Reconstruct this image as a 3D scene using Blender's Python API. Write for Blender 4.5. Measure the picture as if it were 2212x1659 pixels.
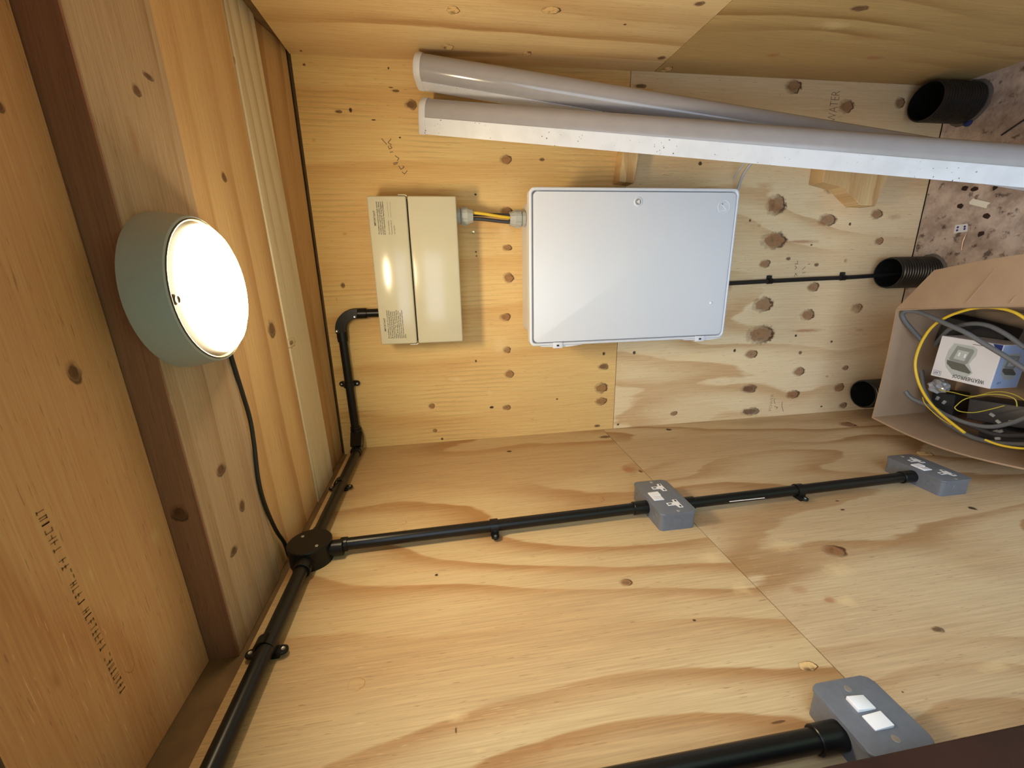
import bpy, bmesh, math, random
import numpy as np
from mathutils import Vector, Matrix

for o in list(bpy.data.objects):
    bpy.data.objects.remove(o)
scene = bpy.context.scene
COL = scene.collection
random.seed(7)

# ------------------------------------------------------------------ camera
# room axes: X right, Y into the shed, Z up; the phone was held sideways, so up is image left
F = 918.0863
C = np.array([0.571766, -1.347383, 1.657831])
RV = np.array([0.273175, -0.151455, -0.038796])
def _rod(w):
    th = np.linalg.norm(w); k = w / th
    K = np.array([[0, -k[2], k[1]], [k[2], 0, -k[0]], [-k[1], k[0], 0]])
    return np.eye(3) + math.sin(th) * K + (1 - math.cos(th)) * K @ K
RM = _rod(RV) @ np.array([[0, 0, -1.], [-1, 0, 0], [0, 1, 0]])
X, Y, Z = 0, 1, 2
def up(u, v, ax, val):
    """photo pixel -> point on the plane (axis = value)"""
    d = RM.T @ np.array([(u - 1106) / F, (v - 829.5) / F, 1.0])
    s = (val - C[ax]) / d[ax]
    return Vector((C + s * d).tolist())
cam_d = bpy.data.cameras.new('camera')
cam_d.sensor_fit = 'HORIZONTAL'; cam_d.sensor_width = 36.0
cam_d.lens = F / 2212 * 36.0
cam_d.clip_start = 0.01; cam_d.clip_end = 200
cam = bpy.data.objects.new('camera', cam_d); COL.objects.link(cam)
m = Matrix.Identity(4)
for i in range(3):
    m[i][0] = RM[0][i]; m[i][1] = -RM[1][i]; m[i][2] = -RM[2][i]; m[i][3] = C[i]
cam.matrix_world = m
scene.camera = cam

# ------------------------------------------------------------------ light of day, exposure
world = bpy.data.worlds.new('world'); scene.world = world
world.use_nodes = True
bg = world.node_tree.nodes['Background']
bg.inputs[0].default_value = (0.72, 0.87, 1.06, 1)
bg.inputs[1].default_value = 2.9
LAMP_STRENGTH = 76.0
LAMP_COLOR = (1.0, 0.80, 0.50)
scene.cycles.use_light_tree = False      # one lamp: plain light sampling is quicker
vs = scene.view_settings
vs.view_transform = 'Standard'; vs.look = 'None'; vs.gamma = 1.0
vs.use_curve_mapping = False
vs.exposure = 0.45

# ------------------------------------------------------------------ node helpers
class NT:
    def __init__(s, tree): s.t = tree; s.n = tree.nodes; s.l = tree.links
    def new(s, kind, **kw):
        n = s.n.new(kind)
        for k, v in kw.items(): setattr(n, k, v)
        return n
    def put(s, sock, val):
        if isinstance(val, bpy.types.NodeSocket): s.l.new(val, sock)
        elif val is not None: sock.default_value = val
    def math(s, op, a, b=None, c=None, clamp=False):
        n = s.new('ShaderNodeMath', operation=op, use_clamp=clamp)
        s.put(n.inputs[0], a); s.put(n.inputs[1], b)
        if c is not None: s.put(n.inputs[2], c)
        return n.outputs[0]
    def vmath(s, op, a, b=None):
        n = s.new('ShaderNodeVectorMath', operation=op)
        s.put(n.inputs[0], a)
        if b is not None: s.put(n.inputs[1], b)
        return n.outputs['Value'] if op in ('LENGTH', 'DOT_PRODUCT') else n.outputs[0]
    def noise(s, vec, scale, detail=2.0, rough=0.5, dist=0.0):
        n = s.new('ShaderNodeTexNoise')
        s.put(n.inputs['Vector'], vec)
        n.inputs['Scale'].default_value = scale; n.inputs['Detail'].default_value = detail
        n.inputs['Roughness'].default_value = rough; n.inputs['Distortion'].default_value = dist
        return n.outputs['Fac']
    def mrange(s, v, a, b, c=0.0, d=1.0, smooth=True):
        n = s.new('ShaderNodeMapRange', interpolation_type='SMOOTHSTEP' if smooth else 'LINEAR')
        s.put(n.inputs[0], v)
        for i, q in enumerate((a, b, c, d)): s.put(n.inputs[i + 1], q)
        return n.outputs[0]
    def mix(s, fac, a, b, mode='MIX'):
        n = s.new('ShaderNodeMix', data_type='RGBA', blend_type=mode)
        s.put(n.inputs[0], fac)
        s.put(n.inputs[6], c4(a)); s.put(n.inputs[7], c4(b))
        return n.outputs[2]
    def ramp(s, fac, stops):
        n = s.new('ShaderNodeValToRGB'); s.put(n.inputs[0], fac)
        e = n.color_ramp.elements
        while len(e) < len(stops): e.new(0.5)
        for q, (p, c) in zip(e, stops): q.position = p; q.color = c4(c)
        return n.outputs[0]
def c4(c):
    if isinstance(c, bpy.types.NodeSocket) or len(c) == 4: return c
    return (c[0], c[1], c[2], 1.0)
def srgb(r, g, b):
    f = lambda q: (q / 255 / 12.92) if q / 255 <= 0.04045 else ((q / 255 + 0.055) / 1.055) ** 2.4
    return (f(r), f(g), f(b))

MATS = {}
def plain(name, col, rough=0.5, metal=0.0, spec=0.5, bump=0.0, bscale=200, var=0.0, vscale=8, emit=None, trans=0.0, coat=0.0):
    if name in MATS: return MATS[name]
    mt = bpy.data.materials.new(name); mt.use_nodes = True
    t = NT(mt.node_tree); b = t.n['Principled BSDF']
    b.inputs['Roughness'].default_value = rough; b.inputs['Metallic'].default_value = metal
    b.inputs['Specular IOR Level'].default_value = spec
    b.inputs['Transmission Weight'].default_value = trans
    b.inputs['Coat Weight'].default_value = coat
    tc = t.new('ShaderNodeTexCoord').outputs['Object']
    n = t.noise(tc, vscale, 4.0)
    if var > 0:
        t.put(b.inputs['Base Color'], t.mix(t.mrange(n, 0.3, 0.7), tuple(q * (1 - var) for q in col), tuple(min(1, q * (1 + var)) for q in col)))
    else:
        b.inputs['Base Color'].default_value = c4(col)
    if bump > 0:
        bn = t.new('ShaderNodeBump'); bn.inputs['Strength'].default_value = bump; bn.inputs['Distance'].default_value = 0.001
        t.put(bn.inputs['Height'], t.noise(tc, bscale, 2.0)); t.l.new(bn.outputs[0], b.inputs['Normal'])
    if emit:
        b.inputs['Emission Color'].default_value = c4(emit[0]); b.inputs['Emission Strength'].default_value = emit[1]
    MATS[name] = mt
    return mt

# a knot, plug, nail hole or filler patch of the timber: an ellipse with its own fill and rim
def make_mark_group():
    g = bpy.data.node_groups.new('timber_mark', 'ShaderNodeTree')
    it = g.interface
    def inp(n, k, d=None):
        s = it.new_socket(n, in_out='INPUT', socket_type=k)
        if d is not None: s.default_value = d
    inp('Color', 'NodeSocketColor'); inp('Vec', 'NodeSocketVector'); inp('Wob', 'NodeSocketFloat', 0.0)
    inp('Center', 'NodeSocketVector'); inp('Inv', 'NodeSocketVector')
    inp('Fill', 'NodeSocketColor'); inp('Rim', 'NodeSocketColor')
    inp('FillA', 'NodeSocketFloat', 1.0); inp('RimA', 'NodeSocketFloat', 1.0); inp('Soft', 'NodeSocketFloat', 0.15)
    it.new_socket('Color', in_out='OUTPUT', socket_type='NodeSocketColor')
    t = NT(g); a = t.new('NodeGroupInput').outputs; out = t.new('NodeGroupOutput')
    d = t.vmath('SUBTRACT', a['Vec'], a['Center'])
    L = t.vmath('LENGTH', t.vmath('MULTIPLY', d, a['Inv']))
    L = t.math('ADD', L, a['Wob'])
    fill = t.mrange(L, 1.0, t.math('SUBTRACT', 1.0, a['Soft']), 0.0, 1.0)
    rim = t.mrange(t.math('ABSOLUTE', t.math('SUBTRACT', L, 1.0)), a['Soft'], 0.02)
    inner = t.mix(t.mrange(a['Wob'], -0.05, 0.22), a['Fill'], a['Rim'])
    sp = t.new('ShaderNodeSeparateXYZ'); t.l.new(t.vmath('MULTIPLY', d, a['Inv']), sp.inputs[0])
    side = t.mrange(sp.outputs[0], 0.5, -0.9, 0.35, 1.3)
    c = t.mix(t.math('MULTIPLY', fill, a['FillA']), a['Color'], inner)
    c = t.mix(t.math('MULTIPLY', t.math('MULTIPLY', rim, a['RimA']), side, clamp=True), c, a['Rim'])
    t.l.new(c, out.inputs[0])
    return g
MARK = make_mark_group()
KINDS = {  # fill, rim, fill alpha, rim alpha, softness
    'knot':  (srgb(140, 90, 52), srgb(84, 50, 28), 0.78, 0.75, 0.30),
    'dark':  (srgb(96, 60, 40), srgb(58, 36, 24), 0.85, 0.6, 0.35),
    'soft':  (srgb(168, 116, 70), srgb(168, 116, 70), 0.4, 0.0, 0.9),
    'plug':  (srgb(228, 192, 132), srgb(82, 58, 34), 0.95, 0.8, 0.12),
    'nail':  (srgb(45, 32, 24), srgb(120, 84, 50), 0.95, 0.3, 0.3),
    'pale':  (srgb(238, 210, 158), srgb(238, 210, 158), 0.38, 0.0, 0.9),
    'ring':  (srgb(205, 165, 110), srgb(160, 112, 66), 0.15, 0.6, 0.10),
    'red':   (srgb(170, 100, 62), srgb(150, 86, 50), 0.6, 0.2, 0.5),
}
AXI = {X: 0, Y: 1, Z: 2}
def timber(name, ga, pa, light, tan, freq=9.0, warp=1.6, stretch=0.9, marks=(), seed=0.0, amount=1.0, fine=0.20, rough=0.62, sharp=0.95, w2=0.42, spec=0.3, strip=0.0):
    """plywood face or sawn board: ga = grain axis, pa = axis across the grain"""
    boost = (1.06, 1.27, 1.65)
    light = tuple(min(0.86, a * k) for a, k in zip(light, boost)); tan = tuple(min(0.8, a * k) for a, k in zip(tan, boost))
    mt = bpy.data.materials.new(name); mt.use_nodes = True
    t = NT(mt.node_tree); b = t.n['Principled BSDF']
    sp = t.new('ShaderNodeSeparateXYZ'); t.l.new(t.new('ShaderNodeTexCoord').outputs['Object'], sp.inputs[0])
    cb = t.new('ShaderNodeCombineXYZ'); t.l.new(sp.outputs[AXI[ga]], cb.inputs[0]); t.l.new(sp.outputs[AXI[pa]], cb.inputs[1])
    v = cb.outputs[0]
    def scaled(a, p, off=0.0): return t.vmath('ADD', t.vmath('MULTIPLY', v, (a, p, 0)), (seed * 3.1 + off, seed * 1.7 - off, seed))
    n1 = t.noise(scaled(stretch, stretch * 3.0), 1.0, 1.5, 0.4)
    n2 = t.noise(scaled(stretch * 4, stretch * 16, 5), 1.0, 3.0, 0.55)
    perp = t.math('MULTIPLY', sp.outputs[AXI[pa]], freq)
    f = t.math('ADD', perp, t.math('ADD', t.math('MULTIPLY', n1, warp * 4), t.math('MULTIPLY', n2, w2)))
    saw = t.math('FRACT', f)
    mid = tuple(0.6 * a + 0.4 * q for a, q in zip(light, tan))
    col = t.ramp(saw, [(0.0, light), (0.38, light), (0.62, mid), (0.86, tan), (sharp, tan), (1.0, light)])
    # patches where the face is plainer
    pn = t.noise(scaled(1.2, 3.5, 9), 1.0, 2.0)
    col = t.mix(t.math('MULTIPLY', t.mrange(pn, 0.35, 0.62, 1.0, 1.0 - amount), 1.0), col, mid)
    fib = t.noise(scaled(9, 420, 2), 1.0, 3.0, 0.6)
    col = t.mix(fine, col, t.ramp(fib, [(0.3, (0.25, 0.2, 0.15)), (0.7, (1.0, 0.95, 0.85))]), 'SOFT_LIGHT' if fine > 0.5 else 'OVERLAY')
    tickn = t.noise(scaled(38, 600, 11), 1.0, 1.0)
    tick = t.mrange(tickn, 0.68, 0.78)
    zone = t.mrange(t.noise(scaled(3, 6, 14), 1.0, 1.0), 0.5, 0.65)
    col = t.mix(t.math('MULTIPLY', t.math('MULTIPLY', tick, zone), 0.75), col, tuple(min(1, q * 1.25) for q in light))
    tick2 = t.mrange(tickn, 0.32, 0.22)
    col = t.mix(t.math('MULTIPLY', tick2, 0.55), col, tuple(q * 0.5 for q in tan))
    if strip > 0:
        sw = t.math('FRACT', t.math('ADD', t.math('MULTIPLY', sp.outputs[AXI[pa]], 70), t.math('MULTIPLY', n2, 2.6)))
        col = t.mix(t.math('MULTIPLY', t.math('MULTIPLY', t.mrange(sw, 0.45, 0.9), t.mrange(zone, 0.0, 1.0, 0.25, 1.0)), strip), col, tuple(q * 0.55 for q in tan))
    wob = t.math('MULTIPLY', t.math('SUBTRACT', t.noise(t.vmath('MULTIPLY', v, (1, 1, 0)), 75.0, 3.0), 0.5), 0.9)
    for (a, p, ra, rp, kind) in marks:
        fl, rm, fa, rA, so = KINDS[kind]
        gn = t.new('ShaderNodeGroup'); gn.node_tree = MARK
        t.put(gn.inputs['Color'], col); t.put(gn.inputs['Vec'], v); t.put(gn.inputs['Wob'], wob)
        gn.inputs['Center'].default_value = (a, p, 0); gn.inputs['Inv'].default_value = (1 / ra, 1 / rp, 0)
        gn.inputs['Fill'].default_value = c4(fl); gn.inputs['Rim'].default_value = c4(rm)
        gn.inputs['FillA'].default_value = fa; gn.inputs['RimA'].default_value = rA; gn.inputs['Soft'].default_value = so
        col = gn.outputs[0]
    t.put(b.inputs['Base Color'], col)
    b.inputs['Roughness'].default_value = rough; b.inputs['Specular IOR Level'].default_value = spec
    return mt
def sheet(name, nax, fv, bv, a_ax, a0, a1, p_ax, p0, p1, mk, marks, parent, cell=0.21):
    """plywood sheet: front face (plane nax = fv) cut into cells so that each cell's material carries only its own knots"""
    mb = MB(); base = mk(()); mats = [base]
    na = max(1, round((a1 - a0) / cell)); np_ = max(1, round((p1 - p0) / cell))
    def pt(n, a, p):
        q = [0, 0, 0]; q[nax] = n; q[a_ax] = a; q[p_ax] = p; return tuple(q)
    V = [[mb.bm.verts.new(pt(fv, a0 + (a1-a0)*i/na, p0 + (p1-p0)*j/np_)) for j in range(np_ + 1)] for i in range(na + 1)]
    for i in range(na):
        for j in range(np_):
            f = mb.bm.faces.new([V[i][j], V[i+1][j], V[i+1][j+1], V[i][j+1]])
            A0, A1 = a0 + (a1-a0)*i/na, a0 + (a1-a0)*(i+1)/na; P0, P1 = p0 + (p1-p0)*j/np_, p0 + (p1-p0)*(j+1)/np_
            loc = [q for q in marks if A0 - 1.9*q[2] < q[0] < A1 + 1.9*q[2] and P0 - 1.9*q[3] < q[1] < P1 + 1.9*q[3]]
            if loc: mats.append(mk(loc)); f.material_index = len(mats) - 1
    c = [mb.bm.verts.new(pt(bv, a, p)) for a, p in ((a0, p0), (a1, p0), (a1, p1), (a0, p1))]
    mb.bm.faces.new(c)
    rim = [V[i][0] for i in range(na)] + [V[na][j] for j in range(np_)] + [V[i][np_] for i in range(na, 0, -1)] + [V[0][j] for j in range(np_, 0, -1)]
    sides = [[V[i][0] for i in range(na + 1)] + [c[1], c[0]], [V[na][j] for j in range(np_ + 1)] + [c[2], c[1]],
             [V[i][np_] for i in range(na, -1, -1)] + [c[3], c[2]], [V[0][j] for j in range(np_, -1, -1)] + [c[0], c[3]]]
    for q in sides: mb.bm.faces.new(q)
    o = mb.build(name, base, parent)
    for q in mats[1:]: o.data.materials.append(q)
    return o
def px_marks(lst, ax, val, ga, pa):
    # on the walls the grain runs along image x, on the ceiling along image y
    out = []
    for (u, v, du, dv, kind) in lst:
        q = up(u, v, ax, val); qa = up(u + 1, v, ax, val); qb = up(u, v + 1, ax, val)
        if ax == Z: qa, qb, du, dv = qb, qa, dv, du
        out.append((q[ga], q[pa], max(abs(qa[ga] - q[ga]) * du * 0.9, 0.0015), max(abs(qb[pa] - q[pa]) * dv * 0.9, 0.0015), kind))
    return out

# ------------------------------------------------------------------ mesh helpers
ORG = {}
class MB:
    def __init__(s): s.bm = bmesh.new()
    def quad(s, *pts):
        s.bm.faces.new([s.bm.verts.new(p) for p in pts]); return s
    def box(s, x0, x1, y0, y1, z0, z1, bevel=0.0, seg=2):
        vs_ = [s.bm.verts.new(p) for p in [(x0,y0,z0),(x1,y0,z0),(x1,y1,z0),(x0,y1,z0),(x0,y0,z1),(x1,y0,z1),(x1,y1,z1),(x0,y1,z1)]]
        fs = [s.bm.faces.new([vs_[i] for i in f]) for f in [(3,2,1,0),(4,5,6,7),(0,1,5,4),(1,2,6,5),(2,3,7,6),(3,0,4,7)]]
        if bevel > 0:
            es = list({e for f in fs for e in f.edges})
            bmesh.ops.bevel(s.bm, geom=es, offset=bevel, segments=seg, profile=0.5, affect='EDGES')
        return s
    def hexa(s, lo, hi, bevel=0.0, seg=2):
        """lo, hi: four points each, in the same order"""
        a = [s.bm.verts.new(p) for p in lo]; b = [s.bm.verts.new(p) for p in hi]
        n = len(a)
        fs = [s.bm.faces.new(a[::-1]), s.bm.faces.new(b)]
        for i in range(n): fs.append(s.bm.faces.new([a[i], a[(i+1) % n], b[(i+1) % n], b[i]]))
        if bevel > 0:
            es = list({e for f in fs for e in f.edges})
            bmesh.ops.bevel(s.bm, geom=es, offset=bevel, segments=seg, profile=0.5, affect='EDGES')
        return s
    def rings(s, rings, cap0=True, cap1=True, close=True):
        R = [[s.bm.verts.new(p) for p in r] for r in rings]
        n = len(R[0])
        for a, b in zip(R, R[1:]):
            for i in range(n if close else n - 1):
                j = (i + 1) % n
                s.bm.faces.new([a[i], a[j], b[j], b[i]])
        if cap0: s.bm.faces.new(R[0][::-1])
        if cap1: s.bm.faces.new(R[-1])
        return s
    def lathe(s, prof, org, axis, n=32, cap0=True, cap1=True):
        """prof: (distance along axis, radius)"""
        ax = Vector(axis).normalized(); e1 = ax.orthogonal().normalized(); e2 = ax.cross(e1); org = Vector(org)
        return s.rings([[org + ax * h + (e1 * math.cos(2*math.pi*i/n) + e2 * math.sin(2*math.pi*i/n)) * max(r, 1e-5) for i in range(n)] for h, r in prof], cap0, cap1)
    def cyl(s, p0, p1, r, r1=None, n=24):
        p0 = Vector(p0); d = Vector(p1) - p0
        return s.lathe([(0, r), (d.length, r if r1 is None else r1)], p0, d, n)
    def tube(s, pts, r, n=12, smooth=6):
        P = [Vector(p) for p in pts]
        if smooth and len(P) > 2:
            Q = []
            for i in range(len(P) - 1):
                p0 = P[max(i-1, 0)]; p1 = P[i]; p2 = P[i+1]; p3 = P[min(i+2, len(P)-1)]
                for k in range(smooth):
                    t = k / smooth
                    Q.append(0.5 * ((2*p1) + (p2-p0)*t + (2*p0-5*p1+4*p2-p3)*t*t + (3*p1-p0-3*p2+p3)*t**3))
            Q.append(P[-1]); P = Q
        d0 = (P[1]-P[0]).normalized(); e1 = d0.orthogonal().normalized()
        rings = []
        for i, p in enumerate(P):
            d = (P[min(i+1, len(P)-1)] - P[max(i-1, 0)]).normalized()
            e1 = (e1 - d * e1.dot(d)).normalized(); e2 = d.cross(e1)
            rr = r[min(i, len(r)-1)] if isinstance(r, (list, tuple)) else r
            rings.append([p + (e1*math.cos(2*math.pi*k/n) + e2*math.sin(2*math.pi*k/n))*rr for k in range(n)])
        return s.rings(rings)
    def prism(s, poly, org, e1, e2, e3, depth, bevel=0.0, seg=2):
        """2-D outline in the e1/e2 plane, pushed along e3"""
        org, e1, e2, e3 = Vector(org), Vector(e1), Vector(e2), Vector(e3)
        lo = [org + e1*a + e2*b for a, b in poly]; hi = [p + e3*depth for p in lo]
        return s.hexa(lo, hi, bevel, seg)
    def build(s, name, mat, parent=None, smooth=None, origin=None):
        bmesh.ops.remove_doubles(s.bm, verts=s.bm.verts, dist=1e-6)
        bmesh.ops.recalc_face_normals(s.bm, faces=s.bm.faces)
        me = bpy.data.meshes.new(name); s.bm.to_mesh(me); s.bm.free()
        me.materials.append(mat)
        if smooth is not None:
            me.polygons.foreach_set('use_smooth', [True] * len(me.polygons))
            me.set_sharp_from_angle(angle=math.radians(smooth))
        o = bpy.data.objects.new(name, me); COL.objects.link(o)
        org = Vector((0, 0, 0))
        if parent is not None:
            org = ORG[parent.name]; o.parent = parent
        elif origin is not None:
            org = Vector(origin); o.location = org
        if org.length > 0: me.transform(Matrix.Translation(-org))
        ORG[o.name] = org
        return o
def tag(o, label, cat, group=None):
    o['label'] = label; o['category'] = cat
    if group: o['group'] = group
    return o
def struct(o): o['kind'] = 'structure'; return o
def thing(name, loc, label, cat, group=None):
    o = bpy.data.objects.new(name, None); COL.objects.link(o)
    o.location = loc; o.empty_display_size = 0.05; ORG[o.name] = Vector(loc)
    return tag(o, label, cat, group)
def rrect(w, h, r, n=6):
    """rounded rectangle outline centred on 0,0"""
    out = []
    for cx, cy, a0 in ((w/2-r, h/2-r, 0), (-w/2+r, h/2-r, 90), (-w/2+r, -h/2+r, 180), (w/2-r, -h/2+r, 270)):
        for k in range(n + 1):
            a = math.radians(a0 + 90 * k / n); out.append((cx + r*math.cos(a), cy + r*math.sin(a)))
    return out
def text(name, body, org, e1, e2, mat, parent, width=None, size=0.005, lift=0.0002, align='LEFT', thin=0.0, spacing=1.0):
    """flat print: letters lie in the e1/e2 plane at org"""
    cu = bpy.data.curves.new(name, 'FONT'); cu.body = body; cu.size = 1.0; cu.align_x = align
    cu.resolution_u = 2; cu.offset = thin; cu.space_line = spacing
    tmp = bpy.data.objects.new(name + '_c', cu); COL.objects.link(tmp)
    dg = bpy.context.evaluated_depsgraph_get()
    me = bpy.data.meshes.new_from_object(tmp.evaluated_get(dg))
    bpy.data.objects.remove(tmp); bpy.data.curves.remove(cu)
    xs = [q.co.x for q in me.vertices]; ys = [q.co.y for q in me.vertices]
    sx = sy = size
    if width: sx = width / max(1e-6, max(xs) - min(xs))
    e1 = Vector(e1).normalized(); e2 = Vector(e2).normalized(); e3 = e1.cross(e2)
    org = Vector(org) + e3 * lift - ORG[parent.name]
    for q in me.vertices: q.co = org + e1 * (q.co.x * sx) + e2 * (q.co.y * sy)
    me.materials.clear(); me.materials.append(mat)
    o = bpy.data.objects.new(name, me); COL.objects.link(o); o.parent = parent
    ORG[o.name] = ORG[parent.name]
    return o

# ------------------------------------------------------------------ plain materials
M_BLACK = plain('black_pvc', (0.006, 0.006, 0.006), 0.33, spec=0.35)
M_CABLE = plain('black_cable', (0.012, 0.012, 0.013), 0.45)
M_SCREW = plain('zinc_screw', (0.62, 0.62, 0.60), 0.30, metal=0.9)
M_BRASS = plain('brass_screw', (0.75, 0.60, 0.32), 0.3, metal=0.9)
M_CU = plain('cream_enamel', (0.58, 0.545, 0.41), 0.17, spec=0.5, var=0.015, vscale=20)
M_WHITE = plain('white_grp', (0.69, 0.73, 0.82), 0.33, spec=0.45, bump=0.04, bscale=350, var=0.02, vscale=3)
M_GROOVE = plain('grey_groove', (0.30, 0.30, 0.31), 0.6)
M_GLAND = plain('grey_nylon', (0.42, 0.43, 0.40), 0.45)
M_GREYBOX = plain('hammered_grey_enamel', (0.140, 0.150, 0.172), 0.40, metal=0.0, spec=0.5, bump=0.25, bscale=420, var=0.05, vscale=120)
M_SWHITE = plain('white_urea', (0.82, 0.82, 0.84), 0.3)
M_DARK = plain('dark_slot', (0.02, 0.02, 0.02), 0.7)
M_YEL = plain('yellow_sheath', (0.72, 0.48, 0.03), 0.42)
M_YELG = plain('yellow_green_wire', (0.55, 0.48, 0.06), 0.45)
M_GREYC = plain('grey_sheath', (0.13, 0.135, 0.14), 0.5)
M_TAIL = plain('dark_grey_sheath', (0.045, 0.043, 0.048), 0.45)
M_LGREYC = plain('light_grey_sheath', (0.45, 0.45, 0.45), 0.5)
M_INK = plain('black_ink', (0.03, 0.03, 0.03), 0.7)
M_PENCIL = plain('pencil_lead', (0.13, 0.09, 0.06), 0.8)
M_STAMP = plain('faded_stamp_ink', (0.30, 0.17, 0.075), 0.8)
M_LAMPBODY = plain('anthracite_powder_coat', (0.42, 0.47, 0.50), 0.5, bump=0.08, bscale=900)
M_RING = plain('brass_tinted_ring', (0.10, 0.08, 0.035), 0.4)
M_PLATE = plain('lamp_backplate', (0.017, 0.013, 0.006), 0.4, spec=0.1)
M_DOME = plain('lit_diffuser', (0.9, 0.9, 0.88), 0.4, emit=(LAMP_COLOR, LAMP_STRENGTH))
M_DIFF = plain('opal_diffuser', (0.36, 0.345, 0.36), 0.14, spec=0.55, var=0.03, vscale=25)
def dirty_white(name, col):
    mt = plain(name, col, 0.35); t = NT(mt.node_tree); b = t.n['Principled BSDF']
    v = t.new('ShaderNodeTexCoord').outputs['Object']
    sp_ = t.math('MULTIPLY', t.mrange(t.noise(v, 160, 1.0), 0.70, 0.76), t.mrange(t.noise(v, 9, 1.0), 0.45, 0.60))
    t.put(b.inputs['Base Color'], t.mix(sp_, t.mix(t.mrange(t.noise(v, 22, 3.0), 0.4, 0.75), col, tuple(q * 0.90 for q in col)), (0.06, 0.05, 0.04)))
    return mt
M_BATTEN = dirty_white('white_batten_steel', (0.68, 0.70, 0.75))
M_CARD = plain('brown_cardboard', (0.40, 0.275, 0.175), 0.85, spec=0.15, var=0.06, vscale=12, bump=0.1, bscale=150)
M_CARDTAPE = plain('tan_card_patch', (0.52, 0.33, 0.16), 0.8)
M_DUCT = plain('black_duct', (0.010, 0.011, 0.012), 0.34, var=0.3, vscale=60)
M_DUST = plain('duct_dust', (0.13, 0.11, 0.095), 0.9)
M_PAPER = plain('white_carton', (0.74, 0.73, 0.75), 0.5)
M_BLUEP = plain('pale_blue_print', (0.42, 0.55, 0.82), 0.5)
M_BLUE = plain('dark_blue_print', (0.02, 0.04, 0.22), 0.5)
M_PGREY = plain('print_grey', (0.27, 0.29, 0.28), 0.6)
M_PLIGHT = plain('print_light_grey', (0.48, 0.52, 0.51), 0.6)
M_PDARK = plain('print_dark_grey', (0.12, 0.12, 0.10), 0.6)
M_TAPE = plain('masking_tape', (0.85, 0.82, 0.70), 0.7)
M_COPPER = plain('copper_wire', (0.85, 0.50, 0.28), 0.3, metal=0.9)
M_BAG = plain('clear_bag', (0.35, 0.36, 0.38), 0.15, spec=0.6)
M_STAIN = plain('dark_stain_timber', (0.024, 0.007, 0.004), 0.5, var=0.25, vscale=14, bump=0.2, bscale=90)
M_BACKING = plain('sawn_backing', (0.19, 0.115, 0.055), 0.8, var=0.15, vscale=20)
M_BLUEDOT = plain('blue_plastic', (0.01, 0.03, 0.16), 0.5)

# ------------------------------------------------------------------ structure
W = 1.0993; SL = 0.0236
YF = -1.10                                   # front of the shed: the open doorway
LIGHT = srgb(226, 190, 138); TAN = srgb(190, 140, 86)

marks_left = [(1357,1015,15,9,'red'),(1383,1018,4,3,'dark'),(1352,1258,14,8,'knot'),(1803,1190,26,14,'knot'),(1790,1296,15,9,'red'),
 (1745,1440,24,13,'plug'),(2025,1360,14,8,'dark'),(770,1478,20,15,'ring'),(1287,1078,19,10,'ring'),(868,1130,10,5,'ring'),(1996,980,20,7,'plug'),
 (1830,917,17,6,'knot'),(2100,1098,9,5,'nail'),(1820,1101,6,2,'nail'),(1808,1082,5,2,'nail'),(1535,1205,42,20,'pale'),(1600,1272,36,24,'pale'),(985,1548,36,18,'pale'),
 (1035,1622,26,8,'pale'),(1445,928,7,3,'nail'),(1305,944,14,3,'dark'),(943,1242,4,3,'nail'),(985,1578,2,9,'nail'),(1728,1275,30,18,'soft'),(1180,1615,22,12,'soft'),
 (875,1145,9,4,'soft'),(1100,975,7,2,'nail'),(1690,1180,60,22,'pale'),(1810,1230,60,26,'pale'),(1830,1300,40,20,'pale'),(2150,1440,70,20,'pale'),(1520,1130,6,4,'ring'),
 (1500,1340,5,3,'nail'),(650,1255,5,2,'dark'),(1680,1560,18,3,'dark'),(1230,1610,20,6,'soft'),(1950,1495,3,2,'nail')]
marks_bu = [(1092,345,13,10,'knot'),(1093,456,13,9,'knot'),(1098,600,12,11,'knot'),(1095,535,10,7,'knot'),(1091,685,12,8,'knot'),(1094,756,9,7,'knot'),
 (1100,808,10,9,'knot'),(1094,880,9,6,'knot'),(932,877,7,6,'knot'),(939,930,5,4,'knot'),(1303,792,11,7,'dark'),(1298,838,14,11,'knot'),(1298,867,13,8,'knot'),
 (887,226,13,11,'dark'),(1289,920,6,3,'dark'),(730,241,8,4,'dark'),(757,238,4,6,'nail'),(807,259,6,2,'nail'),(844,189,6,2,'nail'),(853,196,9,3,'dark'),
 (657,140,4,4,'nail'),(839,147,2,3,'nail'),(1027,420,3,3,'nail'),(1028,544,2,2,'nail'),(1029,553,2,2,'nail'),(864,297,3,2,'nail'),(1304,764,4,4,'nail'),
 (1062,880,5,3,'nail'),(740,616,5,6,'dark'),(727,646,2,9,'soft'),(745,505,9,6,'soft'),(1080,745,26,34,'pale'),(985,820,24,10,'pale'),(1058,848,9,9,'pale'),
 (955,948,3,3,'nail'),(1028,780,2,3,'nail'),(1203,862,3,2,'nail'),(1205,660,22,16,'soft'),(678,303,6,7,'soft'),(1170,345,6,4,'dark'),(1090,500,22,26,'pale')]
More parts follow.
